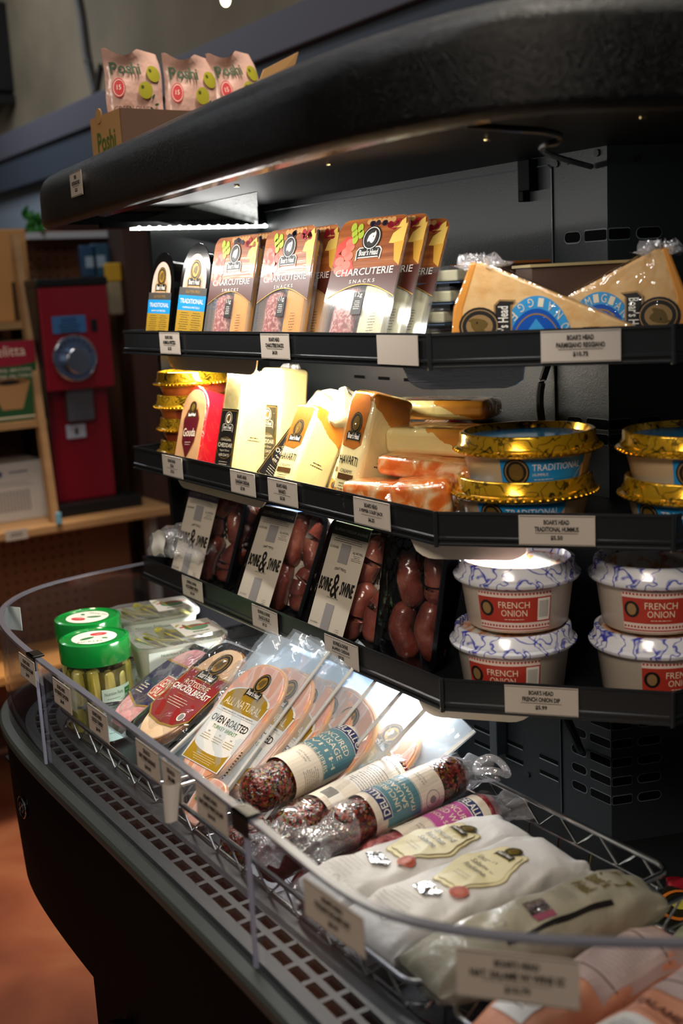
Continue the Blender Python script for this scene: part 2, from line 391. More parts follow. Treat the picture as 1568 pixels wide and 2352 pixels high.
# base shell: bumper, body band, inner channel
m = MB(); m.sweep(GP, [(.0, -.494), (-.009, -.4955), (-.0115, -.498), (-.012, -.502), (-.011, -.507), (-.006, -.510)]); m.build('bumper_rail', M_rail, case, True, world=True)
m = MB(); m.sweep(GP, [(-.006, -.510), (-.005, -.60), (.0, -.70), (.10, -.70)])
m.build('body', M_body, case, True, world=True)
m = MB(); m.sweep(GP, [(.0, -.494), (.0055, -.497), (.006, -.512), (.012, -.520), (.016, -.512), (.020, -.510)]); m.build('front_channel', M_txt, case, True, world=True, angle=60)
lowp = part_of(GP, lambda p: p[0] < .60 and p[1] < 1.10)
a = [p for p in lowp if p[1] < 1.0]; b = [p for p in lowp if p[1] > .99]
m = MB(); m.sweep(a, [(.02, -.695), (.004, -.70), (.004, -1.22), (.04, -1.22), (.04, -1.29)])
m.build('door_panel', M_body, case, True, world=True)
m = MB(); b[0] = (b[0][0], 1.003); b[-1] = (b[-1][0], 1.10); m.sweep(b+[(.37, 1.115), (.42, 1.118), (1.0, 1.118)], [(.02, -.695), (.004, -.70), (.004, -1.22), (.04, -1.22), (.04, -1.29)])
m.build('side_panel', M_body, case, True, world=True)
# grille: three strips with cross bars over a dark trough
m = MB()
for o0, o1 in ((.018, .031), (.0395, .0465), (.055, .078)):
    m.sweep(GP, [(o0, -.514), (o0+.0005, -.5095), (o1-.0005, -.5095), (o1, -.514)])
st = resample(GP, .0262)
for i in range(1, len(st)-1):
    t = (V3((*st[i+1], 0))-V3((*st[i-1], 0))).normalized(); nn = Vector((t.y, -t.x, 0)); c = V3((*st[i], 0))
    for o0, o1 in ((.030, .040), (.046, .056)):
        k = c+nn*(o0+o1)/2; k.z = -.5115; m.obox(k, nn*(o1-o0)/2, t*.0026, Vector((0, 0, .002)))
m.build('air_grille', M_grl, case, world=True)
m = MB(); m.sweep(GP, [(.018, -.512), (.020, -.545), (.074, -.545), (.078, -.512)]); m.build('grille_trough', M_void, case, True, world=True)
m = MB(); m.sweep(GP, [(.078, -.511), (.084, -.515), (.090, -.60), (.12, -.60)]); m.build('well_wall', M_body, case, True, world=True)
m = MB(); m.prism([(.40, .40), (.40, 1.50), (.86, 1.50), (.86, .84), (1.3, .66), (1.3, -.05), (.70, .25)], -.605, -.600); m.build('well_floor', mat('well_floor_black', '0a0b0c', .5), case, world=True)
# badge
c = atX(58, 1852, .355)
m = MB()
def disc(m, c, r, nrm, th, n=32):
    nrm = Vector(nrm).normalized(); a = nrm.orthogonal().normalized(); b = nrm.cross(a); V = []
    for k in range(n):
        q = a*math.cos(2*PI*k/n)+b*math.sin(2*PI*k/n); V += [Vector(c)+q*r, Vector(c)+q*r*.96+nrm*th]
    m.add(V, [(2*k, 2*((k+1) % n), 2*((k+1) % n)+1, 2*k+1) for k in range(n)]+[tuple(2*k+1 for k in range(n)), tuple(2*k for k in range(n-1, -1, -1))])
def ring(m, c, r, nrm, tr, n=40):
    nrm = Vector(nrm).normalized(); a = nrm.orthogonal().normalized(); b = nrm.cross(a)
    m.tube([Vector(c)+(a*math.cos(2*PI*k/n)+b*math.sin(2*PI*k/n))*r for k in range(n)], tr, 6, True)
cc = Vector((.3535, c.y, c.z)); disc(m, cc, .0125, (-1, 0, 0), .003); bd = m.build('badge', M_body, case, world=True)
m = MB(); ring(m, cc+Vector((-.002, 0, 0)), .0125, (-1, 0, 0), .0012); ring(m, cc+Vector((-.003, 0, 0)), .006, (-1, 0, 0), .0005); m.tube([cc+Vector((-.0035, .007, -.004)), cc+Vector((-.0035, -.006, .005))], .0007); m.build('badge_ring', M_chr, case, True, world=True)['label'] = 'chrome ring of the badge'
# guard panels of clear acrylic, with joints and clips
JY = [.708, 1.187]
segs = []; i1 = min(range(len(GP)), key=lambda i: abs(GP[i][1]-JY[0]) if GP[i][0] < .45 else 9); i2 = min(range(len(GP)), key=lambda i: abs(GP[i][1]-JY[1]) if GP[i][0] < .45 else 9)
for s0, s1 in ((0, i1), (i1, i2), (i2, len(GP)-1)):
    P = GP[s0:s1+1]; m = MB(); m.sweep(P, [(.0, -.494), (.0, -.372), (.005, -.372), (.005, -.494)]); g = m.build('guard_panel', M_gls, case, True, world=True)
    m = MB(); m.sweep(P, [(-.0004, -.3735), (-.0004, -.3705), (.0062, -.3705), (.0062, -.3735), (-.0004, -.3735)]); e = m.build('top_edge', M_edge, g, True)
    for p, q in ((P[0], P[1]), (P[-1], P[-2])):
        t = (V3((*q, 0))-V3((*p, 0))).normalized(); nn = Vector((t.y, -t.x, 0))*(1 if p == P[0] else -1)
        k = V3((*p, 0))+t*.0012+nn*.0025; k.z = -.4335; m = MB(); m.obox(k, nn*.0014, t*.0004, Vector((0, 0, .0605))); m.build('side_edge', M_edgev, g)
for i in (i1, i2):
    p = GP[i]; m = MB(); m.box(p[0]-.0035, p[1]-.011, -.385, p[0]-.0005, p[1]+.011, -.3685); m.box(p[0]-.0035, p[1]-.011, -.3705, p[0]+.010, p[1]+.011, -.3685)
    m.tube([(p[0]-.002, p[1]-.011, -.369), (p[0]+.009, p[1]-.011, -.369)], .0012, 8)
    m.build('joint_clip', mat('dark_clip', '3a3834', .25, .7), case, world=True, bevel=.0006)
# back wall, end wall
BP = [(.845, 1.50), (.845, .82), (1.25, .663)]
m = MB(); m.sweep([(1.26, .663), (.845, .82), (.845, 1.51)], [(0, .118), (0, -.602), (.012, -.602), (.012, .118)]); bk = m.build('back_panel', M_back, case, world=True)
m = MB(); m.box(.672, 1.495, -.36, .845, 1.505, .100); m.build('end_panel', M_blk, case, world=True)
def slot(m, c, t, L_, h, n, th=.0008, r=None):
    """rounded slot centred c, along t, facing n"""
    r = h/2 if r is None else r; up = Vector((0, 0, 1)); P = rrect(L_, h, min(r, h/2-.0001), 4); k = len(P)
    V = [Vector(c)+t*x+up*y+n*th for x, y in P]; m.add(V, [tuple(range(k))])
t2 = Vector((.932, -.362, 0)); n2 = Vector((-.362, -.932, 0)); t1 = Vector((0, -1, 0)); n1 = Vector((-1, 0, 0))
cr = Vector((.845, .82, 0))
m = MB(); ml = MB()
def slotrow(z, h=.010, short=False):
    for s0, s1 in ((-.058, -.036), (.030, .056)):
        t, n = (t1, n1) if s0 < 0 else (t2, n2); mid = (s0+s1)/2; c = cr+t*mid+Vector((0, 0, z)); slot(m, c, t, abs(s1-s0), h, n)
        slot(ml, c+Vector((0, 0, -h*.05)), t, abs(s1-s0)+.002, h+.002, n, .0004)
    for t, n, a, b in ((t1, n1, -.030, -.0008), (t2, n2, .0008, .023)):
        c = cr+t*(a+b)/2+Vector((0, 0, z)); slot(m, c, t, b-a, h, n, r=.002); slot(ml, c, t, b-a+.001, h+.002, n, .0004, r=.002)
t1r = t1
def sl(s): return s
for z in (.035, -.004, -.017, -.150, -.165): slotrow(z)
for k in range(7): slotrow(-.425-k*.021, .009)
m.build('vent_slots', M_void, bk, world=False); o = ml.build('slot_rims', mat('slot_rim', '5a6468', .4), bk)
# slotted rows low on the back wall + upper dash slots
m = MB(); ml = MB()
for r_, z in ((0, -.452), (1, -.471), (0, -.535), (1, -.554)):
    for k in range(9):
        y = .905+.058*k+(.0 if z > -.5 else .01)
        slot(m, Vector((.845, y, z)), t1, .030, .0045, n1, r=.001)
        slot(ml, Vector((.845, y, z-.003)), t1, .030, .0012, n1, .0010, r=.0003)
for k in range(6): slot(m, Vector((.845, .985+.055*k, -.118)), t1, .024, .004, n1, r=.0008)
for k in range(4): slot(m, Vector((.845, .99+.075*k, -.290)), t1, .024, .004, n1, r=.0008)
m.build('air_slots', M_void, bk); ml.build('slot_edge_glints', mat('slot_edge_glint', '9aa4a6', .35, .5), bk)  # pale strips paint the light caught on lower slot edges
m = MB()
for p, q in (((.8435, .895), (-.05, .108)),): m.box(.8438, .8935, -.60, .8448, .8945, .106)
m.build('seam', M_void, bk)
m = MB(); m.tube([(.8435, .8945, -.60), (.8435, .8945, .104), (.8435, .900, .108), (.8435, 1.48, .108)], .0007, 6); m.build('panel_edge', mat('panel_edge', '4c5659', .35), bk)
m = MB(); m.box(.832, .915, .085, .8445, .932, .116); m.box(.835, .928, .075, .8445, .936, .116); m.build('hook_bracket', M_body, bk, bevel=.001)
m = MB(); m.box(.828, .985, -.55, .8445, .998, -.50); m.build('hook_bracket', mat('bracket_grey', '3d4346', .4), bk, bevel=.001)
def screws(name, pts, nrm, r, par, M=M_chr):
    mm = MB()
    for p in pts: disc(mm, p, r, nrm, r*.5, 12)
    mm.build(name, M, par, True)
screws('bolts', [(.8445, .888, .108), (.8445, .872, .109), (.8445, .832, .112), (.8445, .95, -.565), (.8445, 1.27, .075), (.8445, 1.25, .075)], (-1, 0, 0), .0035, bk, mat('bolt_black', '2a2d2f', .25, .5))
screws('bolts', [cr+t2*.03+Vector((0, 0, .105))], n2, .0035, bk, mat('bolt_black', '', 0))
# ---------------------------------------------------------------- canopy
CPth = [(1.25, .235), (.95, .352), (.70, .449), (.576, .498), (.522, .519), (.484, .552), (.466, .62), (.458, .72), (.472, .90), (.500, 1.147), (.528, 1.40), (.540, 1.53), (.550, 1.585), (.585, 1.615), (.65, 1.622), (.98, 1.622)]
CPth = resample(chaikin(CPth, 3), .012)
def offpath(P, o):
    out = []
    for i in range(len(P)):
        t = (V3((*P[min(i+1, len(P)-1)], 0))-V3((*P[max(i-1, 0)], 0))).normalized(); out.append((P[i][0]+t.y*o, P[i][1]-t.x*o))
    return out
m = MB()
prof = [(.0335, .116), (.033, .101), (.014, .0955), (.006, .0955), (.001, .099), (0, .104), (.0005, .135)]+[(.0005+.026*(1-math.cos(a)), .135+.031*math.sin(a)) for a in [PI/2*k/6 for k in range(1, 7)]]
m.sweep(CPth, prof)
top = offpath(CPth, .0265)+[(.98, 1.50), (1.25, 1.5)]; n_ = len(top); m.add([(x, y, .166) for x, y in top], [tuple(range(n_))])
can = m.build('canopy', M_txt, case, True, world=True, angle=50)
und = offpath(CPth, .0335)[::2]+[(.98, 1.52), (1.25, 1.5)]; m = MB(); m.add([(x, y, .1172) for x, y in und], [tuple(range(len(und)))]); m.build('canopy_underside', mat('underside_black', '090808', .5, spec=.25, bump=(400, .4, .0006)), can)
m = MB(); cp = [p for p in offpath(CPth, .040) if p[0] < .6 and .60 < p[1] < 1.44]
m.sweep(cp, [(0, .116), (.001, .102), (.010, .100), (.014, .106), (.022, .108), (.024, .116)]); m.build('light_housing', mat('housing_black', '17181a', .22, spec=.7, coat=.3), can, True, angle=20)
m = MB(); m.sweep(cp, [(.0105, .1035), (.0125, .1015), (.0145, .1035)]); m.build('light_lens', mat('lens_orange_reflection', 'b07a58', .2, coat=.6), can, True)  # unlit lens; an orange reflection is put into its colour
cp2 = [p for p in offpath(CPth, .045) if .62 < p[0] < 1.0 and p[1] < .55]
m = MB(); m.sweep(cp2, [(0, .116), (.001, .104), (.012, .102), (.014, .116)]); m.build('light_housing', mat('housing_black', '', 0), can, True)
P1 = atz(590, 441, .1165); P2 = atz(395, 482, .1165); P3 = atY(592, 517, 1.485); P4 = atY(290, 519, 1.485)
m = MB(); m.add([P1, P2, P4, P3], [(0, 1, 2, 3)]); m.build('lit_underside_plate', M_txs, can)  # added plate; its lighter grey paints the lit canopy underside
m = MB(); m.box(.598, 1.478, .090, .846, 1.492, .097); m.build('end_light_housing', M_body, can)
m = MB(); m.box(.640, 1.4765, .0865, .846, 1.489, .0900); el = m.build('end_light_strip', mat('led_strip', 'fbfff6', .3, emit=4.), can); el['label'] = 'glowing white strip light'
m = MB()
for k in range(14): m.ball((.648+.0148*k, 1.4762, .0885), .0035, .0022, .003, 8)
m.build('diodes', mat('led_diode', 'ffffff', .3, emit=9.), el)
m = MB()
for x, y in ((.56, .99), (.60, .80), (.64, .66), (.57, 1.2), (.76, .56)):
    disc(m, (x+.08, y, .1168), .0032, (0, 0, -1), .0015, 12)
m.build('screws', mat('brass_screw', 'c9b27c', .25, 1.), can, True)
wp = [atz(x, y, z) for x, y, z in ((1070, 288, .112), (1180, 296, .108), (1250, 300, .107), (1290, 312, .104), (1285, 326, .100), (1250, 330, .100), (1240, 345, .100), (1280, 362, .104))]+[Vector((.842, .838, .100))]
def smooth_path(P, n=3):
    P = [Vector(p) for p in P]
    for _ in range(n):
        Q = [P[0]]
        for a, b in zip(P, P[1:]): Q += [a*.75+b*.25, a*.25+b*.75]
        P = Q+[P[-1]]
    return P
m = MB(); m.tube(smooth_path(wp), .0028, 8); m.build('cable', mat('cable_black', '0c0c0d', .35, coat=.4), can, True)
m = MB(); m.tube(smooth_path([(.735, .80, -.395), (.77, .81, -.43), (.80, .82, -.48), (.84, .86, -.505)]), .0045, 8); m.build('cable', mat('cable_black', '', 0), bk, True)
m = MB(); m.tube(smooth_path([(.84, .90, -.09), (.83, .905, -.12), (.835, .905, -.16), (.84, .90, -.20)]), .004, 8); m.build('cable', mat('cable_black', '', 0), bk, True)
# ---------------------------------------------------------------- shelves
SP = [(1.25, .615), (.742, .647), (.615, .806), (.615, 1.485), (.845, 1.485)]
def shelf(zt):
    m = MB(); m.prism([(.618, 1.483), (.618, .808), (.744, .650), (1.25, .618), (1.25, .66), (.845, .82), (.845, 1.483)], zt-.0245, zt-.022)
    s_ = m.build('shelf', M_blk, case, world=True)
    m = MB(); m.sweep(SP, [(.002, zt-.002), (.0012, zt), (.0002, zt), (0, zt-.0025), (.0012, zt-.0032), (.0012, zt-.0225), (-.0004, zt-.0235), (-.0004, zt-.0255), (.0012, zt-.0262), (.0012, zt-.0285), (-.0015, zt-.0292), (-.0015, zt-.0308), (.003, zt-.031), (.003, zt-.023)])
    m.build('price_channel', mat('price_channel_black', '1b1d1f', .3, spec=.5), s_)
    m = MB()
    for x, y in ((.615, .806), (.742, .647)): m.tube([(x-.0008, y, zt-.032), (x-.0008, y, zt+.0005)], .0022, 8)
    m.build('corner_cap', mat('corner_cap', '2b2e30', .3, .4), s_, True)
    return s_
ZS = [-.0445, -.2015, -.357]
DK = [z-.022 for z in ZS]
shs = [shelf(z) for z in ZS]
def reflector(s_, path, z0, z1, M):
    """thin bent metal light cover under a shelf: rounded ends"""
    P = resample(path, .006); n = len(P); L_ = n-1; V = []; Fs = []
    for i, (x, y) in enumerate(P):
        d = min(i, L_-i)/4.; f = 1 if d >= 1 else math.sqrt(max(0, 1-(1-d)**2)); zz = z0+(z1-z0)*max(f, .05)
        V += [(x, y, z0), (x, y, zz), (x+.002, y, zz), (x+.002, y, z0)]
    for i in range(n-1):
        for j in range(3): Fs.append((i*4+j, i*4+4+j, i*4+5+j, i*4+j+1))
    m = MB(); m.add(V, Fs); m.build('light_cover', M, s_, True)
M_wref = mat('white_light_cover', 'e8dccb', .25, .2, coat=.4)
for s_, zt in zip(shs, ZS):
    reflector(s_, [(.645, 1.415), (.645, 1.17)], zt-.030, zt-.052, M_wref)
    nv = Vector((.78, .625, 0)); a = Vector((.615, .806, 0))+nv*.035
    reflector(s_, [((a+Vector((.625, -.78, 0))*q).x, (a+Vector((.625, -.78, 0))*q).y) for q in (-.035, .075)], zt-.030, zt-.052, M_stl if zt > -.1 else M_wref)
# ---------------------------------------------------------------- price tags
M_tag = mat('tag_paper', 'b9aea2', .55); M_tagb = mat('tag_back', '2a2623', .5)
M_clear = film('clear_sleeve', (1, 1, 1), .1, (50, .2, .001), .01)
def price_tag(lines, label, loc, rotz, w_=.058, h=.0265, lean=0., group='shelf price tags', curl=False, body=True):
    t = thing('price_tag', label, 'price tag', loc, (lean, 0, rotz), group)
    m = MB(); m.box(-w_/2, 0, -h/2, w_/2, .0008, h/2); m.build('card', M_tag, t)
    if lines:
        D = Decal(); hh = h*.15; y = h*.28
        for k, s_ in enumerate(lines):
            ww = min(w_*.80, len(s_)*.0021*(h/.0265)*(1.0 if k else .95))
            D.text(s_, 0, y, ww, hh*1.1, BLK, 2, bold=.035)
            y -= h*.235 if k < len(lines)-2 else h*.29
        yy = h*.28-h*.235*(len(lines)-2)-h*.135; D.rect(-w_*.28, yy-.0002, w_*.28, yy+.0002, BLK, 2, 1)
        D.rect(-w_*.49, h*.46, w_*.49, h*.475, BLK, 2, 1); D.rect(-w_*.49, -h*.475, w_*.49, -h*.46, BLK, 2, 1)
        D.build('lettering', t)
    return t
def ctag(px0, px1, py, X=.612, z=None): # centre of a tag on the long run from its left/right pixel
    a = atX(px0, py, X); b = atX(px1, py, X); return Vector((X, (a.y+b.y)/2, z)), abs(a.y-b.y)
BH = "BOAR'S HEAD"; BS = 'BOVINE & SWINE'
for px0, px1, py, z, L_, lab in (
    (365, 410, 765, ZS[0], (BH, 'HUMMUS & PRETZELS', '$3.25'), 'price tag for hummus and pretzels, leftmost on the top shelf'),
    (597, 662, 768, ZS[0], (BH, 'CHARCUTERIE SNACKS', '$4.50'), 'price tag for charcuterie snacks on the top shelf edge'),
    (864, 957, 768, ZS[0], (), 'blank price card on the top shelf edge beside the shelf corner'),
    (372, 416, 1050, ZS[1], (BH, 'GOUDA', '$7.25'), 'price tag for gouda below the red-rind cheese'),
    (528, 583, 1085, ZS[1], (BH, 'CANADIAN CHEDDAR', '$7.99'), 'price tag for Canadian cheddar on the middle shelf edge'),
    (614, 680, 1104, ZS[1], (BH, 'HAVARTI', '$5.50'), 'price tag for havarti on the middle shelf edge'),
    (811, 893, 1150, ZS[1], (BH, '3 PEPPER COLBY JACK', '$6.25'), 'price tag for three pepper colby jack'),
    (417, 461, 1320, ZS[2], (BS, 'HUCKLEBERRY BISON', '$12.50'), 'price tag for huckleberry bison sausage, leftmost on the lowest shelf'),
    (578, 634, 1395, ZS[2], (BS, 'BLACK & BLUE', '$9.25'), 'price tag for black and blue sausage on the lowest shelf'),
    (745, 820, 1473, ZS[2], (BS, 'JALAPENO CHEDDAR', '$9.25'), 'price tag for jalapeno cheddar sausage on the lowest shelf')):
    c, w_ = ctag(px0, px1, py, .6125, z-.0150); price_tag(L_, lab, c, -90, w_)
def atPl(x, y, p, n):
    d = ray(x, y); return d*(Vector(p).dot(n)/d.dot(n))
CN = Vector((.78, .625, 0)); C0 = Vector((.615, .806, 0))-CN*.0022
for x0, x1, yy, z, L_, lab in ((1241, 1425, 755, ZS[0], (BH, 'PARMIGIANO REGGIANO', '$10.75'), 'price tag for parmigiano below the cheese wedges'),
    (1190, 1366, 1177, ZS[1], (BH, 'TRADITIONAL HUMMUS', '$5.50'), 'price tag for traditional hummus below the gold-lidded tubs'),
    (1158, 1327, 1574, ZS[2], (BH, 'FRENCH ONION DIP', '$5.99'), 'price tag for French onion dip below the blue and white lids')):
    a = atPl(x0, yy, C0, CN); b = atPl(x1, yy, C0, CN); c = (a+b)/2; c.z = z-.0150; price_tag(L_, lab, c, math.degrees(math.atan2(b.y-a.y, b.x-a.x)), (b-a).length)
GT = 'price tags on the clear front guard'
for px0, px1, py0, py1, L_, lab in (
    (42, 76, 1475, 1492, (BH, 'UNCURED GENOA SALAMI', '$3.99'), 'tag on the curved left end of the clear guard, nearest its metal clip'),
    (120, 159, 1535, 1562, (BH, 'ROTISSERIE CHICKEN', '$6.99'), 'tag on the clear guard in front of the pickle jars'),
    (200, 245, 1590, 1630, (BH, 'SLICED TURKEY', '$6.99'), 'tag on the clear guard in front of the deli ham pack'),
    (312, 364, 1685, 1727, ('DELALLO', 'DRY HERB SAUSAGE', '$10.99'), 'tag on the clear guard in front of the chicken breast pack'),
    (450, 521, 1792, 1850, (BH, 'UNCURED WINE SALAMI', '$10.99'), 'tag on the clear guard at the near clip, below the thick herb salami')):
    a = atX(px0, py0, .3525); b = atX(px1, py1, .3525); p = (a+b)/2
    price_tag(L_, lab, (.3515, p.y, -.3870), -90, abs(a.y-b.y), .0270, group=GT)
price_tag(('DELALLO', 'SALAMI', '$9.99'), 'curled half-hidden tag on the clear guard right of the chicken breast tag', (.3510, atX(395, 1770, .352).y, -.388), -90, .036, .028, group=GT)
m_ = thing('loose_label', 'peeling white paper label hanging on the clear guard before the turkey pack', 'label', (.349, atX(400, 1815, .349).y, -.405), (0, 0, -50))
m = MB(); m.grid(lambda u, v: (-.010+.020*u*(1-.3*v), -.010*math.sin(u*2.2)*(1-v*.3)-.001, .018-.034*v+.006*u), 8, 8); m.build('paper', mat('label_white', 'd8d4cc', .5), m_, True)
price_tag((BH, 'ITALIAN SALAME DRY', '$8.99'), 'tag on the clear guard in front of the white paper salamis', (.3435, .572, -.389), -88, .066, .0275, group=GT)
a = atz(1090, 2165, -.376); b = atz(1292, 2192, -.376); p = (a+b)/2-CN*.006; p.z = -.3915
price_tag((BH, 'NAT. SALAME W/ WINE SZ', '$10.79'), 'large blurred tag on the near curve of the clear guard', (p.x, p.y, p.z), math.degrees(math.atan2(b.y-a.y, b.x-a.x))+2, .070, .031, group=GT)
p = GP[-1]; price_tag((), 'blank whitish card clipped at the far curve of the clear guard', (.408, 1.425, -.392), -60, .030, .030, group=GT).children[0].data.materials[0] = mat('card_bluish_white', 'cfdcdc', .5)
a = atX(163, 390, .527); b = atX(200, 385, .527)
price_tag(('POSHI', 'OLIVES SNACK PACK', '$2.25'), 'price tag stuck on the left end of the canopy', (.5215, (a.y+b.y)/2, .134), -96, .052, .028)
# ================================================================ PRODUCTS
R = random.Random(7)
D1, D2, D3 = DK
M_film = film('shrink_film', (.98, .98, .98), .06, (55, .9, .004), .03)
M_filmt = film('tight_film', (.99, .99, .99), .05, (25, .5, .002), .02)
M_pet = film('clear_tray_plastic', (.96, .97, .97), .10, (12, .3, .002), .05, haze=.06)
M_bag = film('vacuum_bag', (.96, .98, 1), .14, (26, .8, .004), .02, haze=.15, hazecol=(.75, .85, .92))  # bag haze stands in for shelf-light glare on the film
M_bagc = film('crumpled_clear_bag', (.97, .97, .98), .08, (70, 1., .008), .10, haze=.18, hazecol=(.85, .85, .88))
M_sal = ramp_mat('salami_slice_red', 320, [(.35, '8c2f2c'), (.5, 'b8514a'), (.62, 'dba79d')], .4, .2, detail=2)
M_print = ramp_mat('board_print', 14, [(.3, '7a3c16'), (.5, '9a5222'), (.7, 'b87030')], .38, .25, stretch=(.6, 1, 9), detail=3, bump=(30, .15, .002))
M_brown = mat('label_brown', '4e1e12', .38, coat=.2); M_org = mat('label_orange', 'c98a45', .35, coat=.6)
M_fr = {k: mat('print_'+k, c, .38, coat=.25) for k, c in dict(slice='c9473a', slice2='de7766', grape='a9bb3a', berry='2a1a2c', cherry='a0182a', cheese='f0c662', cheese2='e3a93f', nut='c9965a').items()}
M_ychs = mat('yellow_cheese', 'f3a73a', .35, sss=.2, coat=.3); M_wchs = mat('pale_cheese', 'efe6c0', .35, sss=.2, coat=.3)
# ---- charcuterie snack pack: front at y=0, top leaning back by its rotation
def charc(label, loc, rot, w_, h, grams, chs, group='charcuterie snack packs'):
    t = thing('charcuterie_pack', label, 'snack pack', loc, rot, group)
    m = MB(); P = rrect(w_, h, .012, 6, 0, h/2); m.yprism(P, .0, .0012); fl_ = m.build('backing_film', M_pet, t)
    m = MB(); Q0 = rrect(w_*.90, h*.93, .010, 5, 0, h*.49); Q1 = rrect(w_*.82, h*.86, .010, 5, 0, h*.49); n = len(Q0)
    m.add([(x, .0015, z) for x, z in Q0]+[(x, .016, z) for x, z in Q1], [(i, (i+1) % n, n+(i+1) % n, n+i) for i in range(n)]+[tuple(range(n, 2*n))]); m.build('tray', M_pet, t, True)
    m = MB(); m.box(.004, .002, .006, w_*.40, .013, h*.9); m.build('cheese', chs, t, bevel=.003)
    m = MB(); m.capsule([(-w_*.22, .008, .012), (-w_*.22, .008, h*.45)], w_*.17, 14); o = m.build('salami', M_sal, t, True); o.scale = (1, .42, 1); o.location = (0, .0042, 0)
    D = Decal(); hw = w_/2-.001; a0 = h*.40
    # printed top part with arched lower edge
    arc = [(-hw+2*hw*k/20, a0+.030*math.sin(PI*k/20)*.55) for k in range(21)]
    topc = [(x, z) for x, z in P if z > h*.6]
    D.poly(arc[::-1][:1]+[(hw, a0)]+[(x*.985, z-.0006) for x, z in topc]+[(-hw, a0)]+arc[1:-1], M_print, 1)
    band = [(-hw+2*hw*k/20, a0+.0145*math.sin(PI*k/20)) for k in range(21)]
    D.poly([(hw, h*.62), (-hw, h*.62)]+band, M_brown, 2)
    D.poly([(x, z+.0008) for x, z in band]+[(x, z) for x, z in band[::-1]], GLD, 3)
    q = random.Random(int(abs(loc[1])*999))
    for k in range(7): D.ell(-hw+.008+q.random()*.012, h*(.62+.033*k), .009, .0075, M_fr['slice'], 3+k % 2); D.ell(-hw+.008+q.random()*.012, h*(.62+.033*k), .006, .005, M_fr['slice2'], 5)
    for k in range(5): D.ell(-hw*.58+.0078*(k % 2)+.0012*k, h*(.935-.046*(k//2)-.012*(k % 2)), .0036, .0050, M_fr['grape'], 6+k % 2)
    for k in range(6): D.ell(hw*.45+q.random()*hw*.4, h*(.90+.05*q.random()), .0034, .0034, M_fr['cherry'], 6)
    for k in range(5): D.ell(-hw*.1+q.random()*hw*.5, h*(.93+.03*q.random()), .003, .003, M_fr['berry'], 6)
    for k in range(6): D.ell(-hw*.05+k*.006-.004, h*.965, .0035, .003, M_fr['nut'], 5)
    D.poly([(hw*.62, h*.86), (hw*.98, h*.93), (hw*.96, h*.78), (hw*.55, h*.79)], M_fr['cheese'], 5); D.poly([(hw*.70, h*.79), (hw*.98, h*.80), (hw*.97, h*.62), (hw*.80, h*.66)], M_fr['cheese2'], 6); D.poly([(hw*.55, h*.90), (hw*.9, h*.97), (hw*.95, h*.90)], M_fr['cheese'], 6)
    emblem(D, .001, h*.80, h*.25, WHT, ly=7, inner=mat('print_charcoal', '3a3532', .4), head=WHT)
    D.text('CHARCUTERIE', 0, h*.595, w_*.82, h*.052, WHT, 5, bold=.005); D.text('S N A C K S', 0, h*.525, w_*.36, h*.026, WHT, 5)
    D.rect(-.006, h*.28, .007, h*.445, BLK, 4, 1); D.text(grams, .0005, h*.42, .009, .006, WHT, 6); D.lines(.0005, h*.375, .009, 5, .002, WHT, 6)
    D.lines(w_*.26, h*.30, .010, 8, .003, BLK, 4)
    D.build('label', t); return t
charc('charcuterie snack pack with grapes print, orange cheese, leftmost of the three in front', (.6255, 1.217, D1), (-14.5, 0, -83), .090, .133, '11g', M_ychs)
c2 = charc('charcuterie snack pack with grapes print, orange cheese, in the middle of the top shelf', (.6250, 1.096, D1), (-16.7, -1.5, -82), .090, .136, '11g', M_ychs)
c3 = charc('charcuterie snack pack marked 12g with white cheese window, largest and nearest', (.6340, .968, D1), (-25, -1, -73), .090, .146, '12g', M_wchs)
dup(c2, 'charcuterie snack pack standing behind the middle one, only its right edge showing', (.648, 1.088, D1), (-17, -1.5, -82))
dup(c2, 'charcuterie snack pack hidden behind the leftmost charcuterie pack', (.650, 1.215, D1), (-15, 0, -82))
dup(c3, 'pale cheese snack pack directly behind the nearest charcuterie pack', (.652, .960, D1), (-25, -1, -73))
dup(c3, 'pale cheese snack pack standing rearmost behind the nearest charcuterie packs', (.669, .951, D1), (-26, 0, -73), scale=.97)
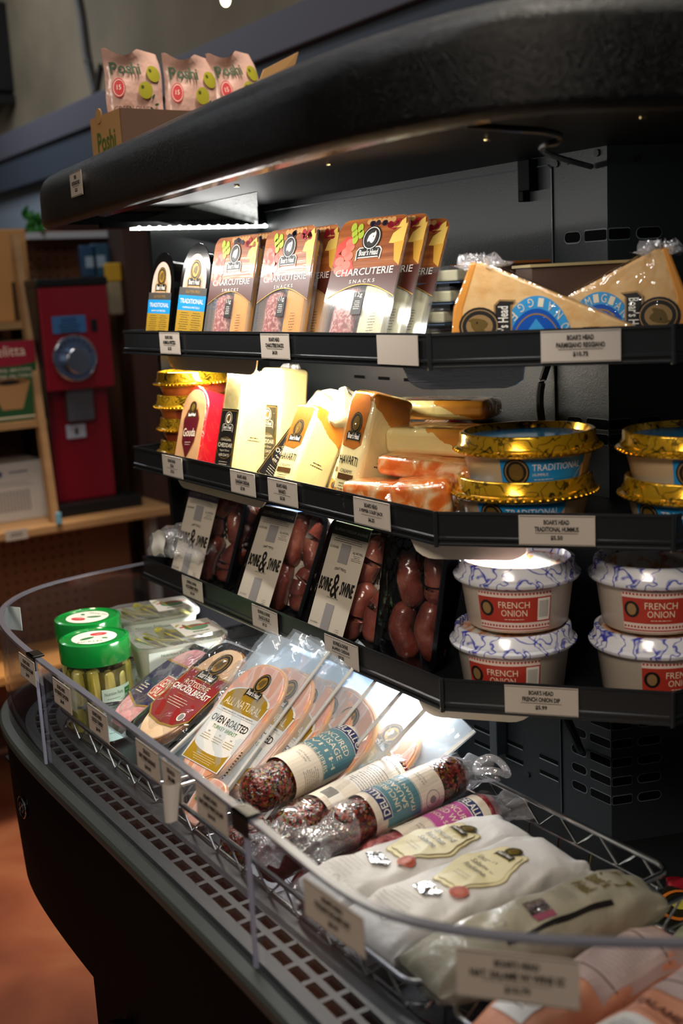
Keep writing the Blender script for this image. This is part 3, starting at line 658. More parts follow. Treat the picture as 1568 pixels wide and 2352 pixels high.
# ---- hummus and pretzels cup packs
M_hbl = mat('print_sky_blue', '1f8fd0', .35, coat=.5); M_dgr = mat('print_dark_grey', '4a4642', .4)
def humpack(label, loc, rot, w_, h):
    t = thing('hummus_pretzel_pack', label, 'snack pack', loc, rot, 'hummus and pretzel packs')
    def arch(f, z0=0., top=h): return [(w_/2*f, z0)]+[(w_/2*f*math.cos(a), top-w_/2*1.35+w_/2*f*1.35*math.sin(a)) for a in [PI*k/14 for k in range(15)]]+[(-w_/2*f, z0)]
    m = MB(); m.yprism(arch(1.), 0, .0012); m.build('backing_card', mat('black_gloss', '0c0b0b', .18, coat=.5), t)
    m = MB(); m.yprism(arch(.86, 0, h*.97), .0012, .030); m.build('tray', mat('tray_black', '141312', .2, coat=.4), t, bevel=.003)
    D = Decal(); D.poly(arch(.80, h*.5, h*.965), mat('print_ham_pink', 'e6c0ae', .4, coat=.4), 1); D.poly(arch(.62, h*.5, h*.90), mat('print_sand', 'cfa58c', .4), 2)
    emblem(D, 0, h*.70, h*.27, GLD)
    hw = w_/2*.96
    D.rect(-hw, h*.50, hw, h*.575, M_dgr, 8, 1); D.text('GLUTEN FREE', 0, h*.537, w_*.5, h*.026, GLD, 9)
    D.rect(-hw, h*.355, hw, h*.50, M_hbl, 8, 1); D.text('TRADITIONAL', 0, h*.445, w_*.82, h*.045, CRM, 9); D.text('HUMMUS & PRETZELS', 0, h*.385, w_*.6, h*.018, CRM, 9)
    D.rect(-hw, h*.12, hw, h*.355, mat('print_mustard', 'a8842a', .4), 8, 1); D.lines(-w_*.2, h*.33, w_*.36, 9, h*.022, BLK, 9); D.lines(w_*.22, h*.33, w_*.36, 9, h*.022, BLK, 9)
    for k in range(12): D.ell(-hw+2*hw*(k+.5)/12, h*.11, .0018, .0016, mat('print_rust', '8c3b22', .5) if k % 2 else CRM, 9, 8)
    D.rect(-hw, 0, hw, h*.10, BLK, 8, 1); D.lines(0, h*.085, w_*.85, 5, h*.018, CRM, 9)
    D.build('label', t); return t
hp = humpack('narrow arched hummus and pretzel pack, leftmost on the top shelf', (.6265, 1.405, D1), (-10, 2, -85), .060, .122)
dup(hp, 'narrow arched hummus and pretzel pack, second from the left on the top shelf', (.632, 1.325, D1), (-11, 4, -80), (.98, 1, 1.06))
dup(hp, 'hummus and pretzel pack behind the second, its arched top just showing', (.655, 1.292, D1), (-10, 3, -80), (.98, 1, 1.03))
# ---- thin trays lying in a stack, cardboard trays behind
for k in range(4):
    t = thing('flat_tray_pack', 'flat clear snack tray behind the nearest charcuterie packs, %s of the stack' % ('lowest', 'second from the bottom', 'third from the bottom', 'topmost')[k], 'snack pack', (.745+.003*k, .955-.002*k, D1+.003+.0200*k), (0, 0, 190+4*k), 'flat snack trays in a stack')
    m = MB(); m.box(-.050, -.038, 0, .050, .038, .0015); m.build('card', mat('blue_edge_card', '46566e', .3, coat=.5), t)
    m = MB(); m.box(-.046, -.034, .0015, .046, .034, .017); m.build('tray', M_pet, t, bevel=.003)
    m = MB(); m.box(.0, -.031, .002, .042, .031, .013); m.build('cheese', M_wchs, t, bevel=.002)
    m = MB(); m.box(-.042, -.031, .002, -.004, .031, .012); m.build('salami', M_sal, t, bevel=.003)
def openbox(name, label, loc, rz_, L_, W_, H_, M, th=.0025, cat='box'):
    t = thing(name, label, cat, loc, (0, 0, rz_)); m = MB()
    m.box(-L_/2, -W_/2, 0, L_/2, W_/2, th); m.box(-L_/2, -W_/2, th, L_/2, -W_/2+th, H_); m.box(-L_/2, W_/2-th, th, L_/2, W_/2, H_); m.box(-L_/2, -W_/2+th, th, -L_/2+th, W_/2-th, H_); m.box(L_/2-th, -W_/2+th, th, L_/2, W_/2-th, H_)
    m.build('carton', M, t); return t
M_kraft = mat('kraft_card', 'b78a55', .75, bump=(200, .2, .0005)); M_kdk = mat('dark_card_print', '4a3428', .6)
t = openbox('cardboard_carton', 'brown open carton at the back of the top shelf behind the flat trays', (.790, .915, D1), 0, .075, .07, .080, M_kdk)
m = MB(); m.box(-.037, -.036, .079, .037, .034, .0815); m.build('flap', mat('flap_tan', 'a0602c', .6), t)
t = openbox('cardboard_carton', 'brown open carton at the back of the top shelf behind the left cheese wedge', (.780, .80, D1), -25, .095, .05, .074, M_kdk)
m = MB(); m.box(-.05, -.028, .0735, .052, .030, .076); m.build('flap', mat('flap_olive', 'a8976a', .6), t)
# ---- parmesan wedges
M_parm = ramp_mat('parmesan', 60, [(.3, 'e2ac66'), (.6, 'eec488')], .45, .35, sss=.2, bump=(90, .5, .002)); M_prnd = mat('parmesan_rind', 'e79a3c', .45, coat=.4, sss=.1)
def wedge(label, loc, rot, L_, H_, th, flip=1):
    t = thing('parmesan_wedge', label, 'cheese', loc, rot, 'parmesan wedges')
    P = [(0, 0), (.004, H_*.5), (.020, H_), (.030, H_), (L_, .008), (L_*.99, 0)]
    P = [(x*flip, z) for x, z in P]
    m = MB(); m.yprism(P, 0, th); m.build('cheese', M_parm, t, bevel=.0025, seg=3)
    m = MB(); m.yprism([(x*flip, z) for x, z in [(-.0012, 0), (.0028, H_*.5), (.0190, H_+.0008), (.0255, H_), (.0125, H_*.5), (.009, 0)]], -.0006, th+.0006); m.build('rind', M_prnd, t, bevel=.002)
    D = Decal(); blu = mat('print_deep_blue', '0f57b8', .3, coat=.6); lb = mat('print_light_blue', '3fa0dc', .3, coat=.6)
    cx_ = L_*.42*flip; D.ell(cx_, .001, .032, .047, lb, 2, 32, a0=0, a1=PI); D.ell(cx_, .001, .025, .036, blu, 3, 32, a0=0, a1=PI); D.ell(cx_, .001, .022, .032, GLD, 4, 32, inner=.96, a0=0, a1=PI)
    for k, ch in enumerate('REGGIANO' if flip > 0 else 'PARMIGIANO'):
        n_ = 8 if flip > 0 else 10; a = math.radians(160-140*(k+.5)/n_); D.text(ch, cx_+.0285*math.cos(a), .001+.0415*math.sin(a), .0048, .0075, CRM, 5, rot=a-PI/2+(PI if flip > 0 else 0))
    D.poly([(cx_-.008, H_*.22), (cx_, H_*.36), (cx_+.010, H_*.20), (cx_+.004, H_*.08), (cx_-.006, H_*.10)], lb, 5)
    emblem(D, L_*.19*flip, H_*.30, .050, mat('print_bronze', 'a98758', .4, .3), rot=(PI/2)*flip, ly=6)
    D.lines(L_*.68*flip, H_*.24, .02, 5, .003, BLK, 4)
    D.build('label', t, fn=lambda u, v, o: (u, -o-.0006, v))
    m = MB(); q = random.Random(3); mm = [(x*1.02, z*1.03) for x, z in P]
    m.yprism([(p[0]+(-.001 if p[0]*flip < .01 else .001)*flip, p[1]+(.0022 if p[1] > .02 else 0)) for p in P], -.0022, th+.0022); m.build('wrapping', M_film, t, bevel=.003, seg=3)
    def fn(u, v):
        a = 2*PI*v; r_ = (.012+.006*math.sin(5*a+3*u)+.004*math.sin(11*a))*(1-u*.45); return (.026*flip+r_*math.cos(a)*1.5, th*.35+r_*math.sin(a)*1.1, H_-.003+.010*u+.003*math.sin(7*a+9*u))
    m = MB(); m.grid(fn, 8, 28, cv=True); m.build('film_gather', M_bagc, t, True)
    return t
ch_az = math.degrees(math.atan2(-.78, .625))
wedge('parmesan wedge with blue round label, thick rind end at left, in front', (.652, .824, D1+.001), (-3, 0, ch_az), .182, .079, .036)
wedge('parmesan wedge with blue round label, thick rind end at right, behind the other wedge', (.817, .695, D1+.001), (-4, 0, ch_az), .185, .083, .036, -1)
# ---- gold-lidded tubs
M_glid = ink_lines('gold_lid', 'd8a51e', '3a2c08', 62, .028, .18, .75, .5); M_gold = mat('gold_rim', 'd9a324', .16, .85)
M_clrlid = film('lid_window', (.85, .93, 1), .06, None, .08)
M_hum = mat('tub_cream', 'dfc39a', .4, coat=.3)
def tub(label, loc, rotz, r, hb, lid, rim, body, lab, group, name='dip_tub', top=None):
    """tapered tub; lid outer radius r; label decal painter lab(D, rr)"""
    t = thing(name, label, 'tub', loc, (0, 0, rotz), group); rb = r*.80; rt_ = r*.90; hl = .016
    m = MB(); m.lathe([(.0001, .001), (rb-.003, .001), (rb-.002, 0), (rb, .002), (rt_, hb), (rt_+.001, hb+.001), (.0001, hb+.001)], 56); m.build('tub_body', body, t, True, angle=50)
    m = MB(); m.lathe([(rt_-.001, hb-.002), (r-.001, hb-.0025), (r+.0005, hb-.001), (r+.001, hb+.0015), (r-.0022, hb+.003), (r-.0024, hb+.006), (r-.0040, hb+.0075), (r-.0045, hb+hl-.001), (r-.006, hb+hl), (r-.0085, hb+hl), (r-.0105, hb+hl-.006)], 72); l = m.build('lid', lid, t, True, angle=60)
    m = MB(); m.lathe([(r-.0105, hb+hl-.006), (.0001, hb+hl-.006)], 40); m.build('lid_top', top or M_clrlid, l)
    if rim: m = MB(); [m.ball(((r+.0008)*math.cos(2*PI*k/60), (r+.0008)*math.sin(2*PI*k/60), hb+.0002), .0018, .0018, .0012, 6) for k in range(60)]; m.build('lid_beads', rim, l, True)
    D = Decal(); sl_ = (rt_-rb)/hb; lab(D, rb, hb); D.build('label', t, fn=cylmap(rb, 0, -PI/2, sl_), base=.0004); return t
def hum_label(D, rb, hb):
    D.rect(-.030, hb*.12, .046, hb*.86, M_hbl, 1, .003); D.ell(-.017, hb*.49, .011, .0125, BLK, 2); D.ell(-.017, hb*.49, .0095, .011, mat('print_bronze', '', .4), 3, inner=.9); D.ell(-.017, hb*.49, .006, .008, mat('print_dark_gold', '', .4), 3)
    D.text('TRADITIONAL', .018, hb*.62, .044, hb*.20, WHT, 3); D.text('HUMMUS', .003, hb*.40, .013, hb*.09, WHT, 3); D.lines(.006, hb*.24, .024, 2, .0022, WHT, 3, left=False)
    D.poly([(.034, hb*.12), (.046, hb*.12), (.046, hb*.7), (.040, hb*.40)], mat('print_chickpea', 'd9a87c', .4), 3)
def hum_top(): return mat('lid_blue_window', '2b86bd', .15, coat=.6)
GH = 'gold-lidded hummus tubs on the middle shelf'
rr_ = .0665
th_ = tub('lower gold-lidded hummus tub of the left stack, label hidden by the shelf edge', (.714, .800, D2), -54, rr_, .0300, M_glid, M_gold, M_hum, hum_label, GH, 'hummus_tub', hum_top())
dup(th_, 'upper gold-lidded hummus tub with blue TRADITIONAL label in the left stack', (.718, .799, D2+.0395), (0, 0, -34))
dup(th_, 'lower gold-lidded hummus tub of the right stack at the photo edge', (.803, .675, D2), (0, 0, -75))
dup(th_, 'upper gold-lidded hummus tub of the right stack at the photo edge', (.806, .680, D2+.0395), (0, 0, -35))
def plain_label(D, rb, hb): D.rect(-.02, hb*.15, .03, hb*.8, mat('print_rust', '', .5), 1, .003)
M_pim = mat('tub_orange_spread', 'c86a34', .35, coat=.4)
tg = tub('lowest gold-lidded orange tub in the stack at the left end of the middle shelf', (.680, 1.418, D2), -60, .052, .017, M_glid, M_gold, M_pim, plain_label, 'gold-lidded tubs at the left end', 'spread_tub', mat('lid_amber_window', 'c98a2a', .15, coat=.6))
dup(tg, 'second gold-lidded orange tub from the bottom in the left end stack', (.681, 1.416, D2+.030)); dup(tg, 'third gold-lidded orange tub from the bottom in the left end stack', (.680, 1.418, D2+.060), (0, 0, -30)); 
dup(tg, 'topmost gold-lidded tub in the left end stack behind the gouda', (.682, 1.417, D2+.090), (0, 0, 10))
# ---- french onion dip
M_wlid = ink_lines('white_blue_lid', 'e6e8ee', '2a35b0', 56, .040, .22, 0, .6); M_wbd = mat('dip_tub_white', 'd9cbb8', .4, coat=.3)
def fo_label(D, rb, hb):
    rd = mat('print_brick', 'b5382a', .4)
    D.rect(-.031, hb*.06, .033, hb*.94, mat('print_blush', 'ecd8cc', .4), 1, .003); D.rect(-.031, hb*.24, .033, hb*.76, rd, 2, .003)
    for v in (.085, .90): D.rect(-.031, hb*v, .033, hb*(v+.025), rd, 2, .003)
    for k in range(22):
        for v in (.165, .835): D.ell(-.0295+.00292*k, hb*v, .0010, .0012, rd, 2, 6)
    D.ell(-.023, hb*.52, .0065, .0078, BLK, 3); D.ell(-.023, hb*.52, .004, .0055, mat('print_bronze', '', .4), 4)
    D.text('FRENCH', .001, hb*.61, .026, hb*.135, CRM, 4); D.text('ONION', .001, hb*.44, .022, hb*.135, CRM, 4); D.lines(.001, hb*.30, .024, 1, .002, CRM, 4)
    D.rect(.021, hb*.27, .032, hb*.73, WHT, 3, .003)
    for k in range(16): D.rect(.0222+.00055*k, hb*.33, .0222+.00055*k+.00025, hb*.68, GRY, 4, 1)
GF = 'French onion dip tubs on the lowest shelf'; rf = .0585
M_fot = ramp_mat('lid_vegetable_print', 45, [(.45, 'f2efe6'), (.55, 'dd8a3a'), (.62, 'f2efe6')], .15, .6, stretch=(1, .25, 1))
tf = tub('upper French onion dip tub with brightly lit blue and white lid', (.704, .802, D3+.0610), -46, rf, .046, M_wlid, None, M_wbd, fo_label, GF, 'onion_dip_tub', M_fot)
dup(tf, 'lower French onion dip tub beneath the brightly lit one', (.694, .798, D3), (0, 0, -54)); dup(tf, 'upper French onion dip tub of the dark right stack', (.792, .714, D3+.0610), (0, 0, -42)); dup(tf, 'lower French onion dip tub of the dark right stack', (.786, .708, D3), (0, 0, -22))
# ---- cheeses on the middle shelf
def rind(name, body, skin, z0, z1, amp=.006, sc_=60, side=None):
    """cheese body with a darker printed rind where local height passes z1 or z0"""
    if name in MATS: return MATS[name]
    M = mat(name, body, .3, coat=.7, sss=.15, bump=(35, .5, .003)); N = M.node_tree.nodes; L = M.node_tree.links; b = N['Principled BSDF']
    tc = N.new('ShaderNodeTexCoord'); n = N.new('ShaderNodeTexNoise'); n.inputs['Scale'].default_value = sc_; n.inputs['Detail'].default_value = 3; L.new(tc.outputs['Object'], n.inputs['Vector'])
    sp = N.new('ShaderNodeSeparateXYZ'); L.new(tc.outputs['Object'], sp.inputs[0])
    def mt(op, a, b_):
        q = N.new('ShaderNodeMath'); q.operation = op
        for k, x in enumerate((a, b_)):
            if isinstance(x, (int, float)): q.inputs[k].default_value = x
            else: L.new(x, q.inputs[k])
        return q.outputs[0]
    zz = mt('ADD', sp.outputs['Z'], mt('MULTIPLY', mt('SUBTRACT', n.outputs['Fac'], .5), amp*4))
    if side: zz = mt('ADD', zz, mt('MULTIPLY', sp.outputs[side[0]], side[1]))
    k = mt('ADD', mt('GREATER_THAN', zz, z1), mt('LESS_THAN', zz, z0))
    mx = N.new('ShaderNodeMix'); mx.data_type = 'RGBA'; mx.inputs[6].default_value = (*rgb(body), 1); mx.inputs[7].default_value = (*rgb(skin), 1); L.new(k, mx.inputs[0]); L.new(mx.outputs[2], b.inputs['Base Color']); return M
def block(name, label, loc, rot, w_, d, h, M, paint, group, wrap=True, bev=.006, tip=True, labmat=None):
    t = thing(name, label, 'cheese', loc, rot, group); m = MB(); m.box(-w_/2, 0, 0, w_/2, d, h); m.build('cheese', M, t, True, bevel=bev, seg=4)
    if paint: D = Decal(); paint(D, w_, h); D.build('label', t, base=.0003)
    D = Decal(); q = random.Random(5); D.lines(.5*d, h*.42, .018, 2, .0035, BLK, 1, .0012, rnd=8)
    side = D; side.build('date_print', t, fn=lambda u, v, o: (w_/2+o, u, v) if True else 0)
    if wrap:
        m = MB(); m.box(-w_/2-.0012, -.0014, -.0005, w_/2+.0012, d+.0014, h+.0014); m.build('wrapping', M_film, t, True, bevel=bev+.001, seg=4)
    if tip:
        def fn(u, v): a = 2*PI*v; r_ = (.006+.003*math.sin(5*a)+.002*math.sin(9*a+2))*(1-.3*u); return (w_*.30+r_*math.cos(a), d*.5+r_*math.sin(a)*1.8, h-.001+.006*u+.0015*math.sin(6*a))
        m = MB(); m.grid(fn, 6, 24, cv=True); m.build('film_gather', M_bagc, t, True)
    return t
def ched_p(D, w_, h):
    D.rect(-w_*.44, h*.03, w_*.44, h*.66, BLK, 1, 1); D.rect(-w_*.40, h*.045, w_*.40, h*.645, GLD, 2, 1); D.rect(-w_*.385, h*.05, w_*.385, h*.64, BLK, 3, 1)
    emblem(D, 0, h*.54, h*.19, CRM, ly=4); D.text('CANADIAN', 0, h*.375, w_*.5, h*.022, CRM, 5); D.text('CHEDDAR', 0, h*.325, w_*.72, h*.04, CRM, 5, bold=.01); D.text('Aged Over', 0, h*.275, w_*.5, h*.024, CRM, 5); D.text('600 DAYS', 0, h*.235, w_*.5, h*.026, CRM, 5)
    D.ell(0, h*.30, w_*.40, h*.10, GLD, 4, 28, inner=.97); D.lines(0, h*.17, w_*.6, 4, h*.022, CRM, 5); D.lines(0, h*.075, w_*.4, 1, .003, CRM, 5)
M_ched = mat('cheddar_cream', 'f5e3a0', .3, coat=.6, sss=.25, bump=(30, .5, .003))
ck = block('cheddar_block', 'tall white cheddar block with black label standing beside the gouda', (.6245, 1.243, D2), (-14.5, 0, -83), .041, .050, .132, M_ched, ched_p, 'cheddar blocks')
dup(ck, 'tall white cheddar block standing directly behind the labelled one', (.676, 1.225, D2), (-8, 0, -82), (1, .9, 1.0))
dup(ck, 'cheddar block tipped over sideways between the upright cheddars and the havarti', (.632, 1.150, D2+.006), (-24, 33, -76), (.95, .8, .93))
M_hav = rind('havarti', 'f4e2a4', 'd88a2c', .016, .096, .006, 45, ('Y', .55)); M_smk = mat('label_smoke', '5a3a1a', .35, coat=.6)
def hav_p(D, w_, h):
    D.poly([(-w_*.38, h*.52), (-w_*.42, h*.9), (-w_*.3, h*.975), (w_*.3, h*.975), (w_*.42, h*.9), (w_*.36, h*.55), (w_*.1, h*.50)], mat('print_caramel', 'a8601e', .35, coat=.6), 1)
    emblem(D, 0, h*.68, h*.26, mat('print_dark_gold', '', .4), ly=2); D.text('HAVARTI', 0, h*.40, w_*.74, h*.075, BLK, 4, bold=.01, arc=.5); D.text('CREAMY', 0, h*.31, w_*.5, h*.03, BLK, 4); D.rect(-w_*.32, h*.235, w_*.32, h*.285, M_smk, 3, 1); D.lines(0, h*.20, w_*.6, 3, h*.024, BLK, 4); D.ell(-w_*.2, h*.09, .004, .004, BLK, 4, 12); D.lines(w_*.12, h*.10, w_*.3, 2, .003, BLK, 4)
hv = block('havarti_block', 'smoky-topped havarti block leaning in front of the tipped cheddar', (.6255, 1.112, D2), (-28, 0, -86), .040, .052, .108, M_hav, hav_p, 'havarti blocks', tip=False)
dup(hv, 'upright havarti block with orange corners, right of the leaning one', (.6290, .988, D2), (-17, 2, -89), (1.04, 1.02, 1.13))
dup(hv, 'havarti block between and behind the two front havartis', (.668, 1.055, D2), (-26, 0, -86), (1, 1, 1.0))
# gouda: arched slice with red wax and shield label
M_gda = mat('gouda_cream', 'd9a878', .35, coat=.6, sss=.2); M_wax = mat('red_wax', 'd0182a', .25, coat=.8, bump=(30, .6, .004)); M_grn = mat('print_maroon', '5e1420', .35, coat=.5)
def arch_p(w_, h, f=1., k=1.): return [(w_/2*f, 0)]+[(w_/2*f*math.cos(a), h-w_/2*1.2+(w_/2*1.2-(1-k)*.01)*math.sin(a)) for a in [PI*j/16 for j in range(17)]]+[(-w_/2*f, 0)]
def gouda(label, loc, rot, w_, h, d, paint=True):
    t = thing('gouda_wedge', label, 'cheese', loc, rot, 'red-waxed goudas')
    m = MB(); m.yprism(arch_p(w_, h), .001, d); m.build('wax_rind', M_wax, t, True, bevel=.002)
    m = MB(); m.yprism(arch_p(w_*.86, h*.965, 1, 1), -.0005, .002); m.build('cheese', M_gda, t)
    if paint:
        D = Decal(); D.poly([(0, h*.14), (w_*.24, h*.34), (w_*.30, h*.62), (w_*.18, h*.74), (-w_*.18, h*.74), (-w_*.30, h*.62), (-w_*.24, h*.34)], GLD, 1); D.poly([(0, h*.155), (w_*.225, h*.345), (w_*.28, h*.61), (w_*.17, h*.725), (-w_*.17, h*.725), (-w_*.28, h*.61), (-w_*.225, h*.345)], M_grn, 2)
        emblem(D, 0, h*.72, h*.2, mat('print_dark_gold', '', .4), ly=3); D.text('Gouda', 0, h*.46, w_*.46, h*.10, CRM, 4, bold=.01); D.lines(0, h*.34, w_*.3, 2, .003, CRM, 4); D.build('label', t, base=.0008)
    m = MB(); m.yprism(arch_p(w_+.003, h+.0015), -.0015, d+.002); m.build('wrapping', M_film, t, True, bevel=.002)
    return t
gouda('gouda wedge with red wax rind and shield label at the left of the middle shelf', (.6235, 1.345, D2), (-20, -4, -79), .056, .112, .062)
gouda('gouda wheel piece with red wax lying behind the white cheddars', (.735, 1.115, D2+.045), (-70, 10, -40), .08, .075, .045, False)
gouda('gouda wheel piece with yellow face and red wax at the back of the middle shelf', (.760, 1.035, D2+.048), (-60, -12, -95), .085, .075, .05, False)
gouda('gouda wedge with red wax squeezed behind the tall cheddar blocks', (.735, 1.21, D2), (-10, 0, -60), .06, .085, .05, False)
def crumple(name, label, cat, loc, rx_, ry_, rz_, seed, M, group=None):
    t = thing(name, label, cat, loc, (0, 0, 0), group); q = random.Random(seed); ph = [q.random()*6 for _ in range(6)]
    def fn(u, v):
        th = PI*u; a = 2*PI*v; k = 1+.22*math.sin(3*a+ph[0]+2*th)+.16*math.sin(7*a+ph[1])*math.sin(th)+.14*math.sin(5*th+ph[2]+a)+.07*math.sin(13*a+9*th)
        return (rx_*k*math.sin(th)*math.cos(a), ry_*k*math.sin(th)*math.sin(a), rz_*(1+k*math.cos(th)))
    m = MB(); m.grid(fn, 16, 34, cv=True); m.build('film', M, t, True, angle=70); return t
crumple('wrapped_cheese_bundle', 'bright white plastic-wrapped cheese end behind the leaning havarti', 'cheese', (.725, 1.115, D2+.050), .030, .042, .026, 4, mat('white_wrap', 'c9c0a6', .3, coat=.5, bump=(45, 1., .006)))
# flat lying havartis and colby jacks at the right end
M_hfl = rind('havarti_lying', 'f4e09a', 'dc9430', -.022, .020, .005, 50, ('X', .40))
def lying(name, label, loc, rot, L_, W_, H_, M, group, lab=True, gather=False):
    t = thing(name, label, 'cheese', loc, rot, group); m = MB(); m.box(-L_/2, -W_/2, 0, L_/2, W_/2, H_); m.build('cheese', M, t, True, bevel=.007, seg=4)
    if lab:
        D = Decal(); D.rect(-L_*.32, -W_*.3, L_*.30, W_*.3, mat('print_caramel', '', .4), 1, 1); D.text('HAVARTI', 0, 0, L_*.4, W_*.25, BLK, 2); D.build('label', t, fn=lambda u, v, o: (u, v, H_+.0003+o))
    m = MB(); m.box(-L_/2-.001, -W_/2-.001, -.0003, L_/2+.001, W_/2+.001, H_+.0012); m.build('wrapping', M_film, t, True, bevel=.008, seg=4)
    if gather:
        def fn(u, v): a = 2*PI*v; r_ = (.010+.004*math.sin(5*a)+.003*math.sin(9*a+2))*(1-.2*u); return (-L_/2-.001-.006*u+.002*math.sin(6*a), r_*math.cos(a)*1.3, H_*.45+r_*math.sin(a))
        m = MB(); m.grid(fn, 6, 24, cv=True); m.build('film_gather', M_bagc, t, True)
    return t
GHV = 'havartis lying at the right end of the middle shelf'
lying('havarti_block', 'havarti block lying flat as the topmost of the pile beside the gold tubs', (.757, .975, D2+.080), (0, 0, -62), .12, .05, .020, M_hfl, GHV)
lying('havarti_block', 'havarti block lying flat, second from the top of the pile', (.720, .915, D2+.052), (0, 0, -68), .125, .055, .027, M_hfl, GHV)
lying('havarti_block', 'havarti block lying at the back underneath the pile', (.745, .955, D2), (0, 0, -64), .12, .05, .050, M_hfl, GHV, False)
M_col = ramp_mat('colby_jack', 38, [(.38, 'dd6a22'), (.5, 'ea9248'), (.62, 'f6d3a4')], .3, .7, distort=1.5, sss=.2, bump=(40, .5, .003))
GC = 'marbled colby jack chunks'
lying('colby_jack_chunk', 'flat marbled orange colby jack lying on the two front chunks', (.688, .902, D2+.032), (0, 3, -74), .115, .046, .020, M_col, GC, False)
lying('colby_jack_chunk', 'marbled orange colby jack chunk at left, beside the havarti', (.648, .943, D2), (0, 0, -62), .062, .044, .031, M_col, GC, False, True)
lying('colby_jack_chunk', 'marbled orange colby jack chunk touching the gold tubs', (.652, .868, D2), (0, -5, -48), .058, .046, .040, M_col, GC, False, True)
# ---- sausage packs on the lowest shelf
M_saus = ramp_mat('sausage_skin', 26, [(.3, '4a1e18'), (.5, '7a3a2e'), (.7, 'a06450')], .26, .6, bump=(60, .8, .002), detail=6); M_sausp = ramp_mat('sausage_skin_pink', 26, [(.3, '7a3a30'), (.5, 'a65a4a'), (.7, 'cc8a74')], .26, .6, bump=(60, .8, .002), detail=6)
M_btray = mat('black_tray_gloss', '08080a', .2, coat=.5, bump=(18, .4, .004)); M_slv = mat('sleeve_grey_paper', 'c9bfae', .5); M_slb = mat('sleeve_bar', '918d8c', .5)
def sausage_pack(label, loc, rot, hd, htxt, topc, seed, h=.128, sleeve=True, skin=M_saus, xl=-.050, xr=.082):
    t = thing('sausage_pack', label, 'sausage pack', loc, rot, 'sausage packs on the lowest shelf'); q = random.Random(seed); xm = (xl+xr)/2; ww = xr-xl
    m = MB(); O = rrect(ww, h*1.05, .016, 5, xm, h*.525); I = rrect(ww-.012, h*.97, .014, 5, xm, h*.525); B = rrect(ww-.028, h*.84, .012, 5, xm, h*.525); n = len(O)
    V = [(x, .006, z) for x, z in O]+[(x, .0055, z) for x, z in I]+[(x, .038, z) for x, z in B]+[(x, .0075, z) for x, z in O]+[(x, .040, z) for x, z in B]
    Fs = []
    for i in range(n):
        j = (i+1) % n; Fs += [(i, j, n+j, n+i), (n+i, n+j, 2*n+j, 2*n+i), (3*n+i, 4*n+i, 4*n+j, 3*n+j), (i, 3*n+i, 3*n+j, j)]
    Fs += [tuple(range(2*n, 3*n)), tuple(range(4*n, 5*n))[::-1]]; m.add(V, Fs); m.build('tray', M_btray, t, True)
    z = h*.10; k = 0
    for col in range(3 if sleeve else 2):
        z = h*(.13+.05*col)
        while z < h*.86:
            L_ = .044+.016*q.random(); x = xl+.026+col*(ww-.050)/(2 if sleeve else 1)+q.uniform(-.004, .004); dx = q.uniform(-.013, .013); r_ = .0118+.0018*q.random()
            if z+L_*.7 > h*.98: break
            m = MB(); m.capsule(smooth_path([(x-dx/2, .022, z), (x+q.uniform(-.007, .007), .017, z+L_*.35), (x+dx/2, .022, z+L_*.7)], 2), r_, 16); m.build('sausage', skin, t, True); z += L_*.7+r_*1.55
    def cv(u, v):
        x = xl+.004+(ww-.008)*u; z_ = .004+(h-.002)*v; e = min(1, min(u, 1-u)*7)*min(1, min(v, 1-v)*7)
        return (x, .0055-e*(.0025+.0022*math.sin(u*17+seed)*math.sin(v*13+seed*2)+.0012*math.sin(u*41)*math.cos(v*33)), z_)
    m = MB(); m.grid(cv, 34, 34); m.build('cover_film', M_film, t, True, angle=80)
    if sleeve:
        M_hd = mat('sleeve_'+hd[0], hd[1], .45); M_top = mat('sleeve_top_'+hd[0], hd[2], .4)
        def sv(u, v): return (-.032+.064*u, -.0015-.0012*math.sin(PI*u), -.001+(h+.002)*v)
        m = MB(); m.grid(sv, 25, 6); s_ = m.build('paper_sleeve', M_slv, t, True)
        m = MB(); m.grid(lambda u, v: (-.032+.064*u, -.0015+.040*v, h+.001+.009*math.sin(v*PI*.55)), 4, 6); m.build('sleeve_top', M_top, t, True)
        D = Decal(); D.rect(-.032, h*.90, .032, h*1.0, M_hd, 1, .02); D.text(htxt, 0, h*.945, .058, h*.030, mat('sleeve_text', 'b5ada0', .5), 2)
        D.lines(0, h*.885, .056, 3, h*.016, BLK, 2, .0005); D.text('GLUTEN FREE', -.021, h*.80, .016, h*.020, BLK, 2); D.text('ALL NATURAL', .021, h*.79, .016, h*.020, BLK, 2); D.lines(.021, h*.765, .016, 4, h*.014, BLK, 2, .0004)
        D.rect(-.009, h*.68, .008, h*.84, M_slb, 1, .02); D.text('CRAFT MEATS', 0, h*.625, .020, h*.022, BLK, 2, arc=1.6)
        D.text('BOVINE', -.0186, h*.485, .0215, h*.115, BLK, 3, bold=.03); D.text('&', .0, h*.49, .0135, h*.20, BLK, 3, bold=.01); D.text('SWINE', .0195, h*.485, .021, h*.115, BLK, 3, bold=.03)
        D.text('JACKSON HOLE, WY', 0, h*.385, .020, h*.014, BLK, 2); D.rect(-.008, h*.0, .007, h*.335, M_slb, 1, .02); D.text('FULLY COOKED', -.021, h*.155, .014, h*.014, BLK, 2)
        D.lines(.021, h*.15, .009, 6, h*.016, BLK, 2, .0004); D.build('lettering', s_, fn=lambda u, v, o: (u, -.0015-.0012*math.sin(PI*(u+.032)/.064)-o-.0002, v))
    return t
VIO = ('violet', '4a3a52', '7a3aa8'); BLU = ('blue', '2e3034', '1f4e96'); GRN = ('green', '2e342a', '3f6a1e')
